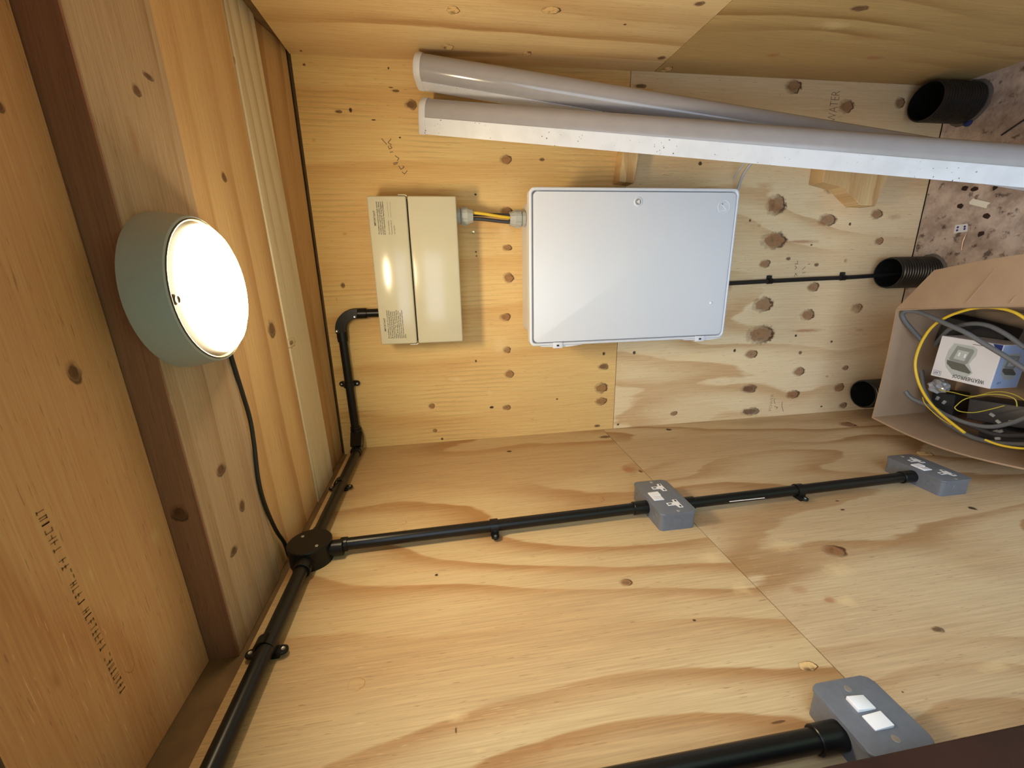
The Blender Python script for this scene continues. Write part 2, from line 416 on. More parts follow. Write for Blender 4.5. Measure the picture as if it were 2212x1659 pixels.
marks_bl = [(1676,443,21,22,'knot'),(1786,475,20,13,'knot'),(1893,463,13,11,'knot'),(1932,469,22,10,'soft'),(1672,520,27,18,'knot'),(1898,521,10,8,'knot'),
 (1652,570,12,9,'knot'),(1756,620,13,10,'knot'),(1647,658,22,16,'knot'),(1744,680,15,12,'knot'),(1850,666,13,10,'knot'),(1642,723,30,19,'knot'),(1622,765,14,9,'knot'),
 (1725,803,12,10,'knot'),(1617,840,17,9,'dark'),(1825,795,7,5,'knot'),(1712,852,14,9,'knot'),(1812,837,11,9,'knot'),(1820,876,9,6,'knot'),(1620,889,20,8,'dark'),
 (1455,893,8,5,'knot'),(1858,713,12,6,'soft'),(1794,407,15,11,'knot'),(1713,187,18,15,'knot'),(1828,230,16,15,'knot'),(1943,222,11,12,'knot'),
 (1620,476,3,4,'nail'),(1836,484,3,4,'nail'),(1753,529,3,2,'nail'),(1702,559,5,4,'dark'),(1719,725,3,3,'nail'),(1796,738,3,3,'nail'),(1786,813,4,2,'red'),
 (1774,878,3,2,'nail'),(1370,762,4,4,'nail'),(1587,757,3,4,'nail'),(1335,917,3,3,'nail'),(1728,762,4,4,'dark'),(1730,522,34,4,'red'),(1738,714,36,4,'red'),
 (1840,672,32,18,'pale'),(1700,470,40,24,'pale'),(1640,690,44,10,'pale'),(1500,770,40,8,'pale'),(1640,487,7,6,'soft'),(1763,572,5,4,'dark'),(1826,563,4,5,'red'),
 (1383,186,14,5,'dark'),(1340,182,10,9,'knot'),(1512,353,5,5,'nail'),(1205,332,6,5,'dark'),(1685,205,3,4,'soft'),(1630,310,20,10,'soft'),(1570,620,10,12,'red')]
marks_r = [(978,22,15,10,'plug'),(1190,22,23,9,'plug'),(967,102,13,7,'plug'),(1139,116,10,6,'plug'),(1510,8,11,6,'dark'),(1428,125,9,4,'dark'),(1440,150,12,7,'plug'),
 (1855,18,20,7,'dark'),(1886,125,22,4,'red'),(1669,119,13,5,'red'),(1800,55,60,16,'pale'),(1860,80,60,10,'soft'),(650,110,3,2,'nail'),(1350,53,4,2,'nail'),(1040,135,30,8,'soft')]
marks_p = [(20,228,10,15,'dark'),(165,803,16,26,'dark'),(268,1440,14,20,'ring'),(190,1240,7,26,'pale'),(20,1420,5,18,'pale'),(340,860,20,60,'soft'),(110,1470,20,40,'soft'),(330,1160,20,30,'pale')]
marks_g = [(470,1014,12,14,'dark'),(513,1093,7,15,'dark'),(493,1190,10,12,'dark'),(334,165,10,7,'dark'),(309,195,8,12,'dark'),(300,300,12,60,'soft')]
marks_o = [(490,382,5,10,'dark'),(585,710,8,20,'dark'),(525,690,20,50,'soft')]
marks_b2 = [(628,740,10,13,'ring'),(628,740,4,5,'knot')]

def PM(l, ax, val, ga, pa): return px_marks(l, ax, val, ga, pa)
K_LEFT_U = lambda mk: timber('plywood_left_upper', Z, Y, srgb(194,157,107), srgb(162,114,66), 7, 1.5, 0.9, mk, 1.3)
K_LEFT_L = lambda mk: timber('plywood_left_lower', Z, Y, srgb(196,160,114), srgb(160,116,70), 6, 1.7, 1.3, mk, 4.6)
K_BACK_U = lambda mk: timber('plywood_back_upper', Z, X, srgb(226,178,108), srgb(202,144,78), 7, 0.9, 0.5, mk, 2.2, amount=0.6, strip=0.26, sharp=0.90)
K_BACK_L = lambda mk: timber('plywood_back_lower', Z, X, srgb(232,194,140), srgb(198,148,96), 6, 1.5, 1.2, mk, 6.4, amount=0.85, strip=0.06)
K_RIGHT_U = lambda mk: timber('plywood_right_upper', Z, Y, srgb(220,176,116), srgb(178,128,74), 9, 1.2, 0.7, mk, 3.7)
K_RIGHT_L = lambda mk: timber('plywood_right_lower', Z, Y, srgb(184,144,86), srgb(150,108,56), 9, 1.2, 0.9, mk, 8.1)
M_PANEL = timber('plywood_ceiling_panel', X, Y, srgb(224,162,106), srgb(202,134,80), 6, 1.2, 0.7, PM(marks_p, Z, 2.065, X, Y), 5.5, amount=0.8, sharp=0.9)
M_FASCIA = timber('dark_red_brown_joist_face', X, Z, srgb(158,106,76), srgb(128,82,58), 30, 0.8, 0.6, [(up(388,1108,Y,-0.754).x, up(388,1108,Y,-0.754).z, 0.012, 0.010, 'dark')], 2.7, amount=0.7)
M_JOIST = timber('grey_brown_joist', X, Y, srgb(194,158,120), srgb(158,120,84), 16, 0.7, 0.5, PM(marks_g, Z, 2.025, X, Y), 7.3, amount=0.7)
M_ORANGE = timber('orange_board', X, Y, srgb(224,176,118), srgb(194,140,88), 11, 1.0, 0.45, PM(marks_o, Z, 2.03, X, Y), 9.2, amount=0.9)
M_PALEB = timber('pale_batten', X, Y, srgb(230,204,162), srgb(198,166,124), 14, 1.1, 0.8, PM(marks_b2, Z, 2.026, X, Y), 10.4, amount=0.9)
M_BROWNB = timber('brown_board', X, Y, srgb(200,152,98), srgb(168,118,70), 14, 0.8, 0.5, (), 11.9, amount=0.8)
M_BLOCK = timber('rough_softwood', X, Z, srgb(214,170,112), srgb(180,130,76), 14, 0.8, 3.0, (), 3.3, amount=0.9)

# back wall: sheathing with two plywood sheets
wb = struct(MB().box(-0.10, W + 0.10, 0.0185, 0.07, -0.06, 2.12).build('wall_back', M_BACKING))
ZSB = 1.092
sheet('plywood_sheet', Y, 0.0, 0.0184, Z, ZSB + 0.0012, 2.012, X, -0.018, W + 0.018, K_BACK_U, PM(marks_bu, Y, 0, Z, X), wb)
sheet('plywood_sheet', Y, 0.0, 0.0184, Z, 0.0, ZSB - 0.0008, X, -0.018, W + 0.018, K_BACK_L, PM(marks_bl, Y, 0, Z, X), wb)
# left wall
wl = struct(MB().box(-0.075, -0.0185, YF, 0.0184, -0.06, 2.0585).build('wall_left', M_BACKING))
ZSL = 1.1305
sheet('plywood_sheet', X, 0.0, -0.0184, Z, ZSL + 0.0012, 1.9928, Y, YF, -0.0006, K_LEFT_U, PM(marks_left, X, 0, Z, Y), wl)
sheet('plywood_sheet', X, 0.0, -0.0184, Z, 0.0, ZSL - 0.0008, Y, YF, -0.0006, K_LEFT_L, PM(marks_left, X, 0, Z, Y), wl)
# right wall
wr = struct(MB().box(W + 0.0185, W + 0.075, YF, 0.0184, -0.06, 2.0815).build('wall_right', M_BACKING))
ZSR = 1.0214
sheet('plywood_sheet', X, W, W + 0.0184, Z, ZSR + 0.0012, 2.0142, Y, YF, -0.0006, K_RIGHT_U, PM(marks_r, X, W, Z, Y), wr)
sheet('plywood_sheet', X, W, W + 0.0184, Z, 0.0, ZSR - 0.0008, Y, YF, -0.0006, K_RIGHT_L, PM(marks_r, X, W, Z, Y), wr)
# roof: deck, plywood panel and boards running across the shed, falling a little to the left
def sloped(name, y0, y1, zb, th, mat, parent=None, x0=-0.0184, x1=W + 0.0184, bevel=0.0012):
    p = lambda x, y, z: (x, y, z + SL * x)
    b = MB().hexa([p(x0, y0, zb), p(x1, y0, zb), p(x1, y1, zb), p(x0, y1, zb)], [p(x0, y0, zb + th), p(x1, y0, zb + th), p(x1, y1, zb + th), p(x0, y1, zb + th)], bevel, 2)
    return b.build(name, mat, parent)
ce = struct(sloped('ceiling', -1.25, 0.07, 2.0762, 0.03, M_BACKING, None, -0.11, W + 0.11, 0.0))
sloped('plywood_panel', -1.118, -0.7555, 2.0565, 0.0185, M_PANEL, ce)
sloped('joist_face', -0.7545, -0.7507, 2.0137, 0.0620, M_FASCIA, ce, bevel=0.0)
sloped('ceiling_joist', -0.7505, -0.5725, 2.0135, 0.0625, M_JOIST, ce, bevel=0.002)
sloped('ceiling_board', -0.570, -0.2985, 2.0175, 0.0585, M_ORANGE, ce, bevel=0.002)
sloped('ceiling_board', -0.2950, -0.1410, 2.0150, 0.061, M_PALEB, ce, bevel=0.002)
xa, xb = -0.0184, W + 0.0184; zr = lambda x: 2.0755 + SL * x
MB().hexa([(xa, -0.1385, 2.0245 + SL*xa), (xb, -0.1385, 2.0245 + SL*xb), (xb, -0.0035, 2.021), (xa, -0.0035, 2.018)],
          [(xa, -0.1385, zr(xa)), (xb, -0.1385, zr(xb)), (xb, -0.0035, zr(xb)), (xa, -0.0035, zr(xa))], 0.002, 2).build('ceiling_board', M_BROWNB, ce)
# faded stamp along the plywood panel, too worn to read
rs = random.Random(3)
st = MB(); a = up(98, 1105, Z, 2.06); b_ = up(262, 1490, Z, 2.06)
for k in range(34):
    t_ = k / 33; x = a.x + (b_.x - a.x) * t_; y = a.y + (b_.y - a.y) * t_
    z = 2.0565 + SL * x - 0.0002; h = 0.0042; w_ = 0.0048
    if k % 9 == 7: continue
    for q in range(rs.choice((2, 3, 3))):
        if rs.random() < 0.5:
            xx = x + rs.uniform(-w_, w_) * 0.45; st.quad((xx-0.0006, y-h, z), (xx+0.0006, y-h, z), (xx+0.0006, y+h, z), (xx-0.0006, y+h, z))
        else:
            yy = y + rs.choice((-h, 0, h)) * 0.9; st.quad((x-w_*0.45, yy-0.0007, z), (x+w_*0.45, yy-0.0007, z), (x+w_*0.45, yy+0.0007, z), (x-w_*0.45, yy+0.0007, z))
st.build('faded_stamp', M_STAMP, ce)

# floor: dirty board
def dirt_mat():
    mt = bpy.data.materials.new('dirty_floor_board'); mt.use_nodes = True
    t = NT(mt.node_tree); b = t.n['Principled BSDF']
    v = t.new('ShaderNodeTexCoord').outputs['Object']
    c = t.mix(t.mrange(t.noise(v, 14, 6, 0.65), 0.35, 0.68), srgb(160, 140, 128), srgb(206, 188, 174))
    c = t.mix(t.math('MULTIPLY', t.mrange(t.noise(v, 34, 4, 0.6), 0.56, 0.68), 0.75), c, srgb(52, 34, 26))
    c = t.mix(t.math('MULTIPLY', t.mrange(t.noise(v, 120, 3), 0.62, 0.75), 0.5), c, srgb(168, 146, 128))
    t.put(b.inputs['Base Color'], c); b.inputs['Roughness'].default_value = 0.85
    bn = t.new('ShaderNodeBump'); bn.inputs['Strength'].default_value = 0.5; bn.inputs['Distance'].default_value = 0.003
    t.put(bn.inputs['Height'], t.noise(v, 90, 5)); t.l.new(bn.outputs[0], b.inputs['Normal'])
    return mt
fl = struct(MB().box(-0.018, W + 0.018, YF - 0.02, -0.004, -0.03, 0.0).build('floor', dirt_mat()))
gm = plain('garden_ground', (0.16, 0.19, 0.09), 0.9, var=0.4, vscale=3)
struct(MB().box(-14, 15, -22, 6, -0.20, -0.065).build('ground', gm))  # unseen ground, added to stop sky light coming from below
# stained door frame, with an unseen daylight-blocking wall on the right
ZP = 2.02
struct(MB().box(-0.075, 0.078, -1.19, -1.0895, -0.06, 2.05, 0.003).build('trim_1', M_STAIN))
struct(MB().box(W - 0.38, W + 0.075, -1.19, -1.1005, -0.06, 2.07, 0.003).build('wall_daylight_block', M_STAIN))  # unseen, widened to cut daylight on the left wall near the door
struct(MB().box(-0.075, W + 0.075, -1.19, -1.1220, 1.930, 2.0745, 0.002).build('trim_2', M_STAIN))  # lintel, underside lowered out of view to keep daylight off the ceiling

# pencil notes on the back wall
EX, EY, EZ = (1, 0, 0), (0, 1, 0), (0, 0, 1)
q0 = up(1797, 264, Y, 0); q1 = up(1797, 197, Y, 0)
text('pencil_note', 'WATER', (q0.x, -0.0002, q0.z - 0.012), (1, 0, 0), (0, 0, 1), M_PENCIL, wb, width=q1.x - q0.x, size=0.045, thin=-0.022)
q0 = up(1664, 888, Y, 0); q1 = up(1664, 853, Y, 0)
text('pencil_note', 'POWER', (q0.x, -0.0002, q0.z - 0.004), (1, 0, 0), (0, 0, 1), M_PENCIL, wb, width=q1.x - q0.x, size=0.018, thin=-0.022)
def pencil(strokes, r=0.0009):
    mb = MB()
    for s_ in strokes:
        P = [up(u, v, Y, -0.0003) for u, v in s_]
        for p, q in zip(P, P[1:]):
            d = (q - p); n_ = Vector((d.z, 0, -d.x)).normalized() * r
            mb.quad(p - n_, p + n_, q + n_, q - n_)
    mb.build('pencil_note', M_PENCIL, wb)
pencil([[(824,299),(830,306),(836,312)],[(845,300),(838,308),(846,313)],[(838,315),(841,322),(847,319),(842,314)],[(842,329),(849,328)],[(853,336),(862,342),(858,347)],
        [(849,353),(860,350)],[(850,356),(859,353)],[(861,358),(866,366),(873,361),(870,358)],[(868,371),(874,376),(880,368)]])
pencil([[(1716,598),(1719,590),(1722,596)],[(1717,582),(1721,578),(1717,574)],[(1717,570),(1723,570),(1723,563)],[(1733,590),(1740,588)],[(1733,583),(1740,576)],[(1745,571),(1750,570)]])
pencil([[(1676,884),(1680,880),(1673,878)],[(1674,872),(1672,865),(1674,860)],[(1692,889),(1689,877),(1690,868)]])

# ------------------------------------------------------------------ ceiling light
LX, LY = 0.5424, -0.6845
zt = 2.0135 + SL * LX
lamp = thing('ceiling_light', (LX, LY, zt), 'round dark grey bulkhead light, lit, on the grey-brown ceiling joist', 'light')
ax = Vector((SL, 0, -1)).normalized(); lo = Vector((LX, LY, zt))
MB().lathe([(-0.002, 0.100), (0.0, 0.1032), (0.012, 0.1032), (0.040, 0.0985), (0.0455, 0.0975), (0.0465, 0.0962), (0.0465, 0.0945), (0.040, 0.0935), (0.036, 0.0935)], lo, ax, 64, True, False).build('housing', M_LAMPBODY, lamp, 40)
MB().lathe([(0.0405, 0.0942), (0.0472, 0.0942), (0.0478, 0.0930), (0.0472, 0.0915), (0.0405, 0.0915)], lo, ax, 64, False, False).build('trim_ring', M_RING, lamp, 40)
MB().lathe([(0.040, 0.0940), (0.0445, 0.0940)], lo, ax, 64).build('backplate', M_PLATE, lamp, 40)
dome = [(0.0445, 0.0760)] + [(0.0445 + 0.026 * math.sin(math.radians(a)), 0.0760 * math.cos(math.radians(a))) for a in (12, 25, 38, 50, 62, 74, 84, 90)]
dm = MB().lathe(dome, lo + Vector((0.0, 0.0165, 0)), ax, 64)
for v_ in dm.bm.verts: v_.co.x = lo.x + (v_.co.x - lo.x) * 1.17
dm.build('diffuser', M_DOME, lamp, 50)
sc = lo + ax * 0.0445 + Vector((-0.006, -0.0815, 0))
MB().lathe([(0, 0.0065), (0.002, 0.0065), (0.003, 0.005), (0.0022, 0.0035)], sc, ax, 20).build('fixing_screw', M_RING, lamp, 40)
cp = [up(u, v, Z, 2.0135 + SL * x - 0.004) for u, v, x in [(498, 765, .43), (510, 805, .40), (524, 850, .36), (540, 905, .31), (549, 960, .26), (558, 1035, .2), (572, 1090, .14), (596, 1145, .07), (614, 1172, .03), (624, 1200, -0.005)]]
cp.append(Vector((-0.010, cp[-1].y + 0.004, 2.0045)))
tag(MB().tube(cp, 0.0036, 10).build('lamp_cable', M_CABLE, None, 60, cp[4]), 'thin black flex from the round light to the black junction hub', 'cable')

# ------------------------------------------------------------------ consumer unit
cx0, cx1, cz0, cz1, cy = 0.3565, 0.7495, 1.6130, 1.8450, -0.111
cu = thing('consumer_unit', ((cx0+cx1)/2, 0, cz0), 'cream enamelled consumer unit with printed notices, above the white meter cabinet', 'fuse box')
MB().box(cx0+0.004, cx1-0.004, -0.040, 0.0, cz0+0.004, cz1-0.004, 0.002).build('back_box', M_CU, cu, 40)
zs = 1.7425
MB().box(cx0, cx1, cy, -0.036, cz0, zs-0.0016, 0.0045, 3).build('cover', M_CU, cu, 40)
lid = MB().hexa([(cx0, cy, zs+0.0018), (cx1, cy, zs+0.0018), (cx1, -0.036, zs+0.0018), (cx0, -0.036, zs+0.0018)],
                [(cx0, cy+0.004, cz1), (cx1, cy+0.004, cz1), (cx1, -0.036, cz1), (cx0, -0.036, cz1)], 0.0045, 3).build('lid', M_CU, cu, 40)
MB().box(cx0+0.006, cx1-0.006, cy+0.010, -0.034, zs-0.003, zs+0.003).build('hinge_gap', M_DARK, cu)
for xs, s in ((cx0, -1), (cx1, 1)):
    MB().prism([(0, -0.002), (0.0035, 0.002), (0.0035, 0.022), (0.0015, 0.022), (0.0012, 0.004), (-0.002, 0.0)], (xs, cy+0.004, zs), (s, 0, 0), (0, 0, 1), (0, 1, 0), 0.022).build('lid_catch', M_CU, cu)
tl = 0.004 * (1.80 - zs) / (cz1 - zs)
eU = Vector((0, 0.004, cz1 - zs)).normalized()
def cuface(x, z): return (x, cy + 0.004 * (z - zs - 0.0018) / (cz1 - zs - 0.0018), z)
def notice(x0, x1, ztop, head, lines, fields=()):
    mid = (x0 + x1) / 2
    text('notice_heading', head, cuface(mid, ztop), EX, eU, M_INK, lid, size=0.0068, align='CENTER', thin=0.012, lift=0.0003)
    z = ztop - 0.0076
    for s_, full in lines:
        w_ = (x1 - x0) * full
        text('notice_line', s_, cuface(x0, z), EX, eU, M_INK, lid, width=w_, size=0.0054, lift=0.0003, thin=0.014); z -= 0.0051
    z -= 0.006
    for s_, full, rule in fields:
        text('notice_line', s_, cuface(x0, z), EX, eU, M_INK, lid, width=(x1 - x0) * full, size=0.0050, lift=0.0003)
        if rule:
            p = Vector(cuface(x0 + (x1-x0)*0.52, z)); q = Vector(cuface(x1, z)); d = Vector((0, 0, 0.0004)); n_ = Vector((0, -0.0003, 0))
            MB().quad(p + n_, q + n_, q + n_ + d, p + n_ + d).build('notice_rule', M_INK, lid)
        z -= 0.0052 if not rule else 0.0068
notice(0.6535, 0.7350, 1.8270, 'IMPORTANT', [('This installation should be periodically inspected', 1.0), ('and tested, and a report on its condition obtained,', 1.0), ('as prescribed in the latest IET Wiring Regulations', 1.0), ('BS 7671 Requirements for Electrical Installations', 1.0)],
       [('Date of last inspection', 0.42, True), ('Recommended date of', 0.43, True), ('next inspection', 0.28, False)])
notice(0.3735, 0.4530, 1.8275, 'IMPORTANT', [('This installation, or part of it, is protected', 1.0), ('by a device which automatically switches', 1.0), ('off the supply if an earth fault develops.', .97), ('Test six-monthly by pressing the button', .96), ("marked 'T' or 'Test'. The device should", .95), ('switch off the supply, and should then be', 1.0), ('switched on to restore the supply. If the', .97), ('device does not switch off the supply', .91), ('when the button is pressed, seek expert', 1.0), ('advice.', .15)])

# ------------------------------------------------------------------ meter cabinet
mx0, mx1, mz0, mz1, my = 0.3475, 0.7605, 0.8380, 1.4300, -0.190
mc = thing('meter_cabinet', ((mx0+mx1)/2, 0, mz0), 'large white plastic meter cabinet with flat door on the back wall', 'cabinet')
MB().prism(rrect(0.395, 0.566, 0.030, 5), ((mx0+mx1)/2, 0, (mz0+mz1)/2 - 0.0015), EX, EZ, (0, -1, 0), 0.174, 0.0).build('body', M_WHITE, mc, 40)
mcx, mcz, mw, mh = (mx0+mx1)/2, (mz0+mz1)/2, mx1-mx0, mz1-mz0
def rect_ring(w0, h0, r0, w1, h1, r1, y0, y1, b=0.002):
    o0 = rrect(w0, h0, r0); i0 = rrect(w1, h1, r1)
    P = lambda pl, y, g=0: [(mcx + a*(1+g), y, mcz + c*(1+g)) for a, c in pl]
    g = b / w0 * 2
    mb = MB(); R = [P(o0, y1), P(o0, y0 + b), P(o0, y0, -g), P(i0, y0, g*0.6), P(i0, y0 + b), P(i0, y1)]
    return mb.rings(R + [R[0]], False, False)
rect_ring(mw, mh, 0.016, mw-0.015, mh-0.015, 0.011, my-0.001, my+0.028).build('frame', M_WHITE, mc, 50)
MB().prism(rrect(mw-0.013, mh-0.013, 0.011), (mcx, my+0.026, mcz), EX, EZ, (0, -1, 0), 0.018).build('door_recess', M_GROOVE, mc, 40)
do = MB().prism(rrect(mw-0.022, mh-0.022, 0.010), (mcx, my+0.022, mcz), EX, EZ, (0, -1, 0), 0.0240, 0.0022, 3).build('door', M_WHITE, mc, 50)
yd = my - 0.002
lk = (0.7257, yd, 1.1340)
MB().lathe([(0.0, 0.0125), (0.0014, 0.0115), (0.0016, 0.0095), (0.0006, 0.0090)], lk, (0, -1, 0), 28).build('lock', M_WHITE, do, 50)
MB().lathe([(0.0006, 0.0080), (0.0011, 0.0080)], lk, (0, -1, 0), 24).build('lock', M_GROOVE, do)
MB().prism([(0.0055, -0.003), (0.0, 0.0060), (-0.0055, -0.003)], (lk[0], yd-0.001, lk[2]), EX, EZ, (0, -1, 0), 0.0016).build('lock', M_SWHITE, do)
em = (0.7133, yd, 0.8835)
MB().lathe([(0.0, 0.0180), (0.0008, 0.0176), (0.0008, 0.0166), (0.0, 0.0162)], em, (0, -1, 0), 36, False, False).build('emblem', M_WHITE, do, 50)
e_ = MB(); e_.prism([(-.011, .011), (-.008, .011), (-.008, -.009), (-.011, -.009)], em, EX, EZ, (0, -1, 0), 0.0009)
e_.prism([(-.009, -.009), (-.006, -.010), (.009, .006), (.007, .008)], em, EX, EZ, (0, -1, 0), 0.0009)
e_.prism([(.006, -.006), (.009, -.006), (.009, .009), (.006, .009)], em, EX, EZ, (0, -1, 0), 0.0009)
e_.build('emblem', M_WHITE, do)
MB().lathe([(0, .0044), (.0022, .0040), (.0034, .0024), (.0037, 0.0003)], (0.4525, yd, 0.8920), (0, -1, 0), 20).build('knob', M_SWHITE, do, 50)
for zh, s in ((1.3500, 1), (0.9150, 1)):
    hg = MB().prism([(-0.006, -0.075), (-0.001, -0.060), (-0.001, 0.060), (-0.008, 0.045), (-0.010, -0.030)], (mx0+0.004, my+0.004, zh), (1, 0, 0), (0, 0, 1), (0, 1, 0), 0.018, 0.001, 1).build('hinge', M_WHITE, mc)
    MB().box(mx0-0.008, mx0+0.009, my-0.0035, my+0.004, zh-0.014, zh+0.014, 0.0015).build('hinge_strap', M_WHITE, hg, 40)
    MB().box(mx0-0.0025, mx0+0.0025, my-0.0040, my, zh-0.0035, zh+0.0035).build('hinge_slot', M_DARK, hg)

# glands and tails between the two boxes
def gland(z_root, s, x, y, label):
    g = thing('cable_gland', (x, y, z_root), label, 'cable gland')
    d = (0, 0, s); n = 12
    MB().lathe([(-0.004, 0.0185), (0.012, 0.0185)], (x, y, z_root), d, 20).build('threaded_body', M_GLAND, g, 40)
    MB().lathe([(0.0, 0.0205), (0.001, 0.0222), (0.009, 0.0222), (0.0105, 0.0205)], (x, y, z_root), d, n).build('lock_nut', M_GLAND, g)
    MB().lathe([(0.0125, 0.0215), (0.014, 0.0232), (0.031, 0.0232), (0.038, 0.0205), (0.046, 0.0180), (0.046, 0.0130), (0.040, 0.0125)], (x, y, z_root), d, n, True, True).build('dome_nut', M_GLAND, g, 20)
    for k in range(6):
        a = k * math.pi / 3
        MB().box(-0.0015, 0.0015, -0.0013, 0.0013, -0.0075, 0.0075, 0.0005, 1).build('rib', M_GLAND, g)
        r = COL.objects[-1]
        r.location = (0.0232 * math.cos(a), 0.0232 * math.sin(a), s * 0.0225); r.rotation_euler = (0, 0, a)
        for v_ in r.data.vertices: v_.co += ORG[g.name]
    return g
gland(cz0, -1, 0.7045, -0.0605, 'grey ribbed cable gland under the cream consumer unit')
gland(1.4160, 1, 0.6965, -0.0605, 'grey ribbed cable gland on top of the white meter cabinet')
za, zb_ = 1.575, 1.456
for nm, mt, pts, r, lab in (
    ('earth_cable', M_YEL, [(0.7130, -0.066, za), (0.7095, -0.070, 1.54), (0.7020, -0.070, 1.49), (0.6985, -0.066, zb_)], 0.0042, 'yellow earth cable between the two grey glands'),
    ('meter_tail', M_TAIL, [(0.6970, -0.062, za), (0.6955, -0.062, 1.54), (0.6900, -0.062, 1.49), (0.6870, -0.062, zb_)], 0.0050, 'dark grey meter tail in front, left of the yellow earth cable'),
    ('meter_tail', M_TAIL, [(0.7100, -0.054, za), (0.7090, -0.054, 1.54), (0.7075, -0.055, 1.49), (0.7060, -0.057, zb_)], 0.0050, 'dark grey meter tail behind the yellow earth cable')):
    tag(MB().tube(pts, r, 12).build(nm, mt, None, 60, pts[1]), lab, 'cable')
tag(MB().lathe([(0, 0.0042), (0.0008, 0.0040), (0.0003, 0.0016)], (0.6649, 0, 1.5635), (0, -1, 0), 20).build('brass_screw', M_BRASS, None, 40, (0.6649, 0, 1.5635)), 'small brass screw head in the back wall below the cream box', 'screw')

# ------------------------------------------------------------------ black conduit
CR = 0.0125; CO = 0.0205
def conduit(p0, p1, label, sleeves=()):
    p0, p1 = Vector(p0), Vector(p1); d = (p1 - p0).normalized()
    t = thing('conduit', p0, label, 'conduit')
    MB().cyl(p0, p1, CR, n=28).build('pipe', M_BLACK, t, 40)
    for at, ln, r in sleeves:
        q = p0 + d * at
        MB().lathe([(0, r - 0.001), (0.001, r), (ln - 0.001, r), (ln, r - 0.001)], q, d, 28).build('coupler', M_BLACK, t, 40)
    return t
def saddle(pos, along, out, label):
    """spacer-bar saddle: base, strap over the pipe, two ears with screws"""
    pos = Vector(pos); al = Vector(along); ou = Vector(out); si = al.cross(ou).normalized()
    t = thing('conduit_saddle', pos, label, 'pipe clip', 'black conduit saddles')
    w = 0.0085
    MB().prism([(-0.019, 0.0), (0.019, 0.0), (0.017, CO - CR + 0.002), (-0.017, CO - CR + 0.002)], pos - al * w * 0.9, si, ou, al, w * 1.8, 0.001, 1).build('base', M_BLACK, t, 40)
    ro = CR + 0.0028; n = 14; ring = []
    for rad in (ro, CR - 0.0005):
        pl = [(-rad, -CO + 0.009)] + [(-rad * math.cos(math.pi * k / n), rad * math.sin(math.pi * k / n)) for k in range(n + 1)] + [(rad, -CO + 0.009)]
        ring.append(pl)
    outl = ring[0] + ring[1][::-1]
    cen = pos + ou * CO
    mb = MB()
    for i in range(len(ring[0]) - 1):
        q = [ring[0][i], ring[0][i+1], ring[1][i+1], ring[1][i]]
        mb.hexa([cen - al * w + si * a + ou * b for a, b in q], [cen + al * w + si * a + ou * b for a, b in q])
    mb.build('strap', M_BLACK, t, 35)
    for s in (-1, 1):
        el = [(s * 0.010, -w), (s * 0.0225, -w)] + [(s * (0.0225 + w * math.sin(math.radians(a))), -w * math.cos(math.radians(a))) for a in (30, 60, 90, 120, 150)] + [(s * 0.0225, w), (s * 0.010, w)]
        e = MB().prism(el, pos + ou * 0.006, si, al, ou, 0.005, 0.0008, 1).build('ear', M_BLACK, t, 40)
        MB().lathe([(0, 0.0032), (0.0007, 0.0030), (0.0003, 0.0012)], pos + ou * 0.011 + si * s * 0.0235, ou, 14).build('screw', M_SCREW, e, 40)
    return t
def arc(c, e1, e2, r, a0, a1, n=12):
    c, e1, e2 = Vector(c), Vector(e1), Vector(e2)
    return [c + e1 * (r * math.cos(math.radians(a0 + (a1-a0)*k/n))) + e2 * (r * math.sin(math.radians(a0 + (a1-a0)*k/n))) for k in range(n + 1)]

zc_b = 1.9680                                     # run along the back wall
# drop into the consumer unit
conduit((0.4385, -CO, 1.9080), (0.4385, -CO, 1.8380), 'short black conduit entering the top of the cream consumer unit', [(0.002, 0.016, 0.0150)])
el1 = thing('conduit_elbow', (0.4385, -CO, 1.920), 'black conduit bend above the cream consumer unit', 'pipe bend')
P = [Vector((0.4385, -CO, 1.893)), Vector((0.4385, -CO, 1.905))] + arc((0.4385 - 0.046, -CO, zc_b - 0.046), (1, 0, 0), (0, 0, 1), 0.046, 0, 90) + [Vector((0.378, -CO, zc_b)), Vector((0.366, -CO, zc_b))]
MB().tube(P, 0.0158, 20, 0).build('bend', M_BLACK, el1, 50)
bp = [(p.x, p.z) for p in arc((0.4385 - 0.046, -CO, zc_b - 0.046), (1, 0, 0), (0, 0, 1), 0.060, -8, 98)] + [(p.x, p.z) for p in arc((0.4385 - 0.046, -CO, zc_b - 0.046), (1, 0, 0), (0, 0, 1), 0.033, 98, -8)]
cb_ = MB()
for i in range(12):
    q = [bp[i], bp[i+1], bp[25-1-i], bp[25-i]]
    cb_.hexa([Vector((a, -CO - 0.010, b)) for a, b in q], [Vector((a, -CO - 0.019, b)) for a, b in q])
cov = cb_.build('inspection_cover', M_BLACK, el1, 35)
for u, v in ((728, 715), (766, 684)):
    q = up(u, v, Y, -CO - 0.019)
    MB().lathe([(0, 0.0034), (0.0008, 0.0030), (0.0004, 0.0012)], q, (0, -1, 0), 14).build('screw', M_SCREW, cov, 40)
conduit((0.374, -CO, zc_b), (0.066, -CO, zc_b - 0.004), 'black conduit along the top of the back wall', [(0.0, 0.018, 0.0150), (0.290, 0.018, 0.0150)])
saddle((0.2225, 0, zc_b - 0.001), (1, 0, 0), (0, -1, 0), 'two-screw black saddle on the conduit along the back wall')
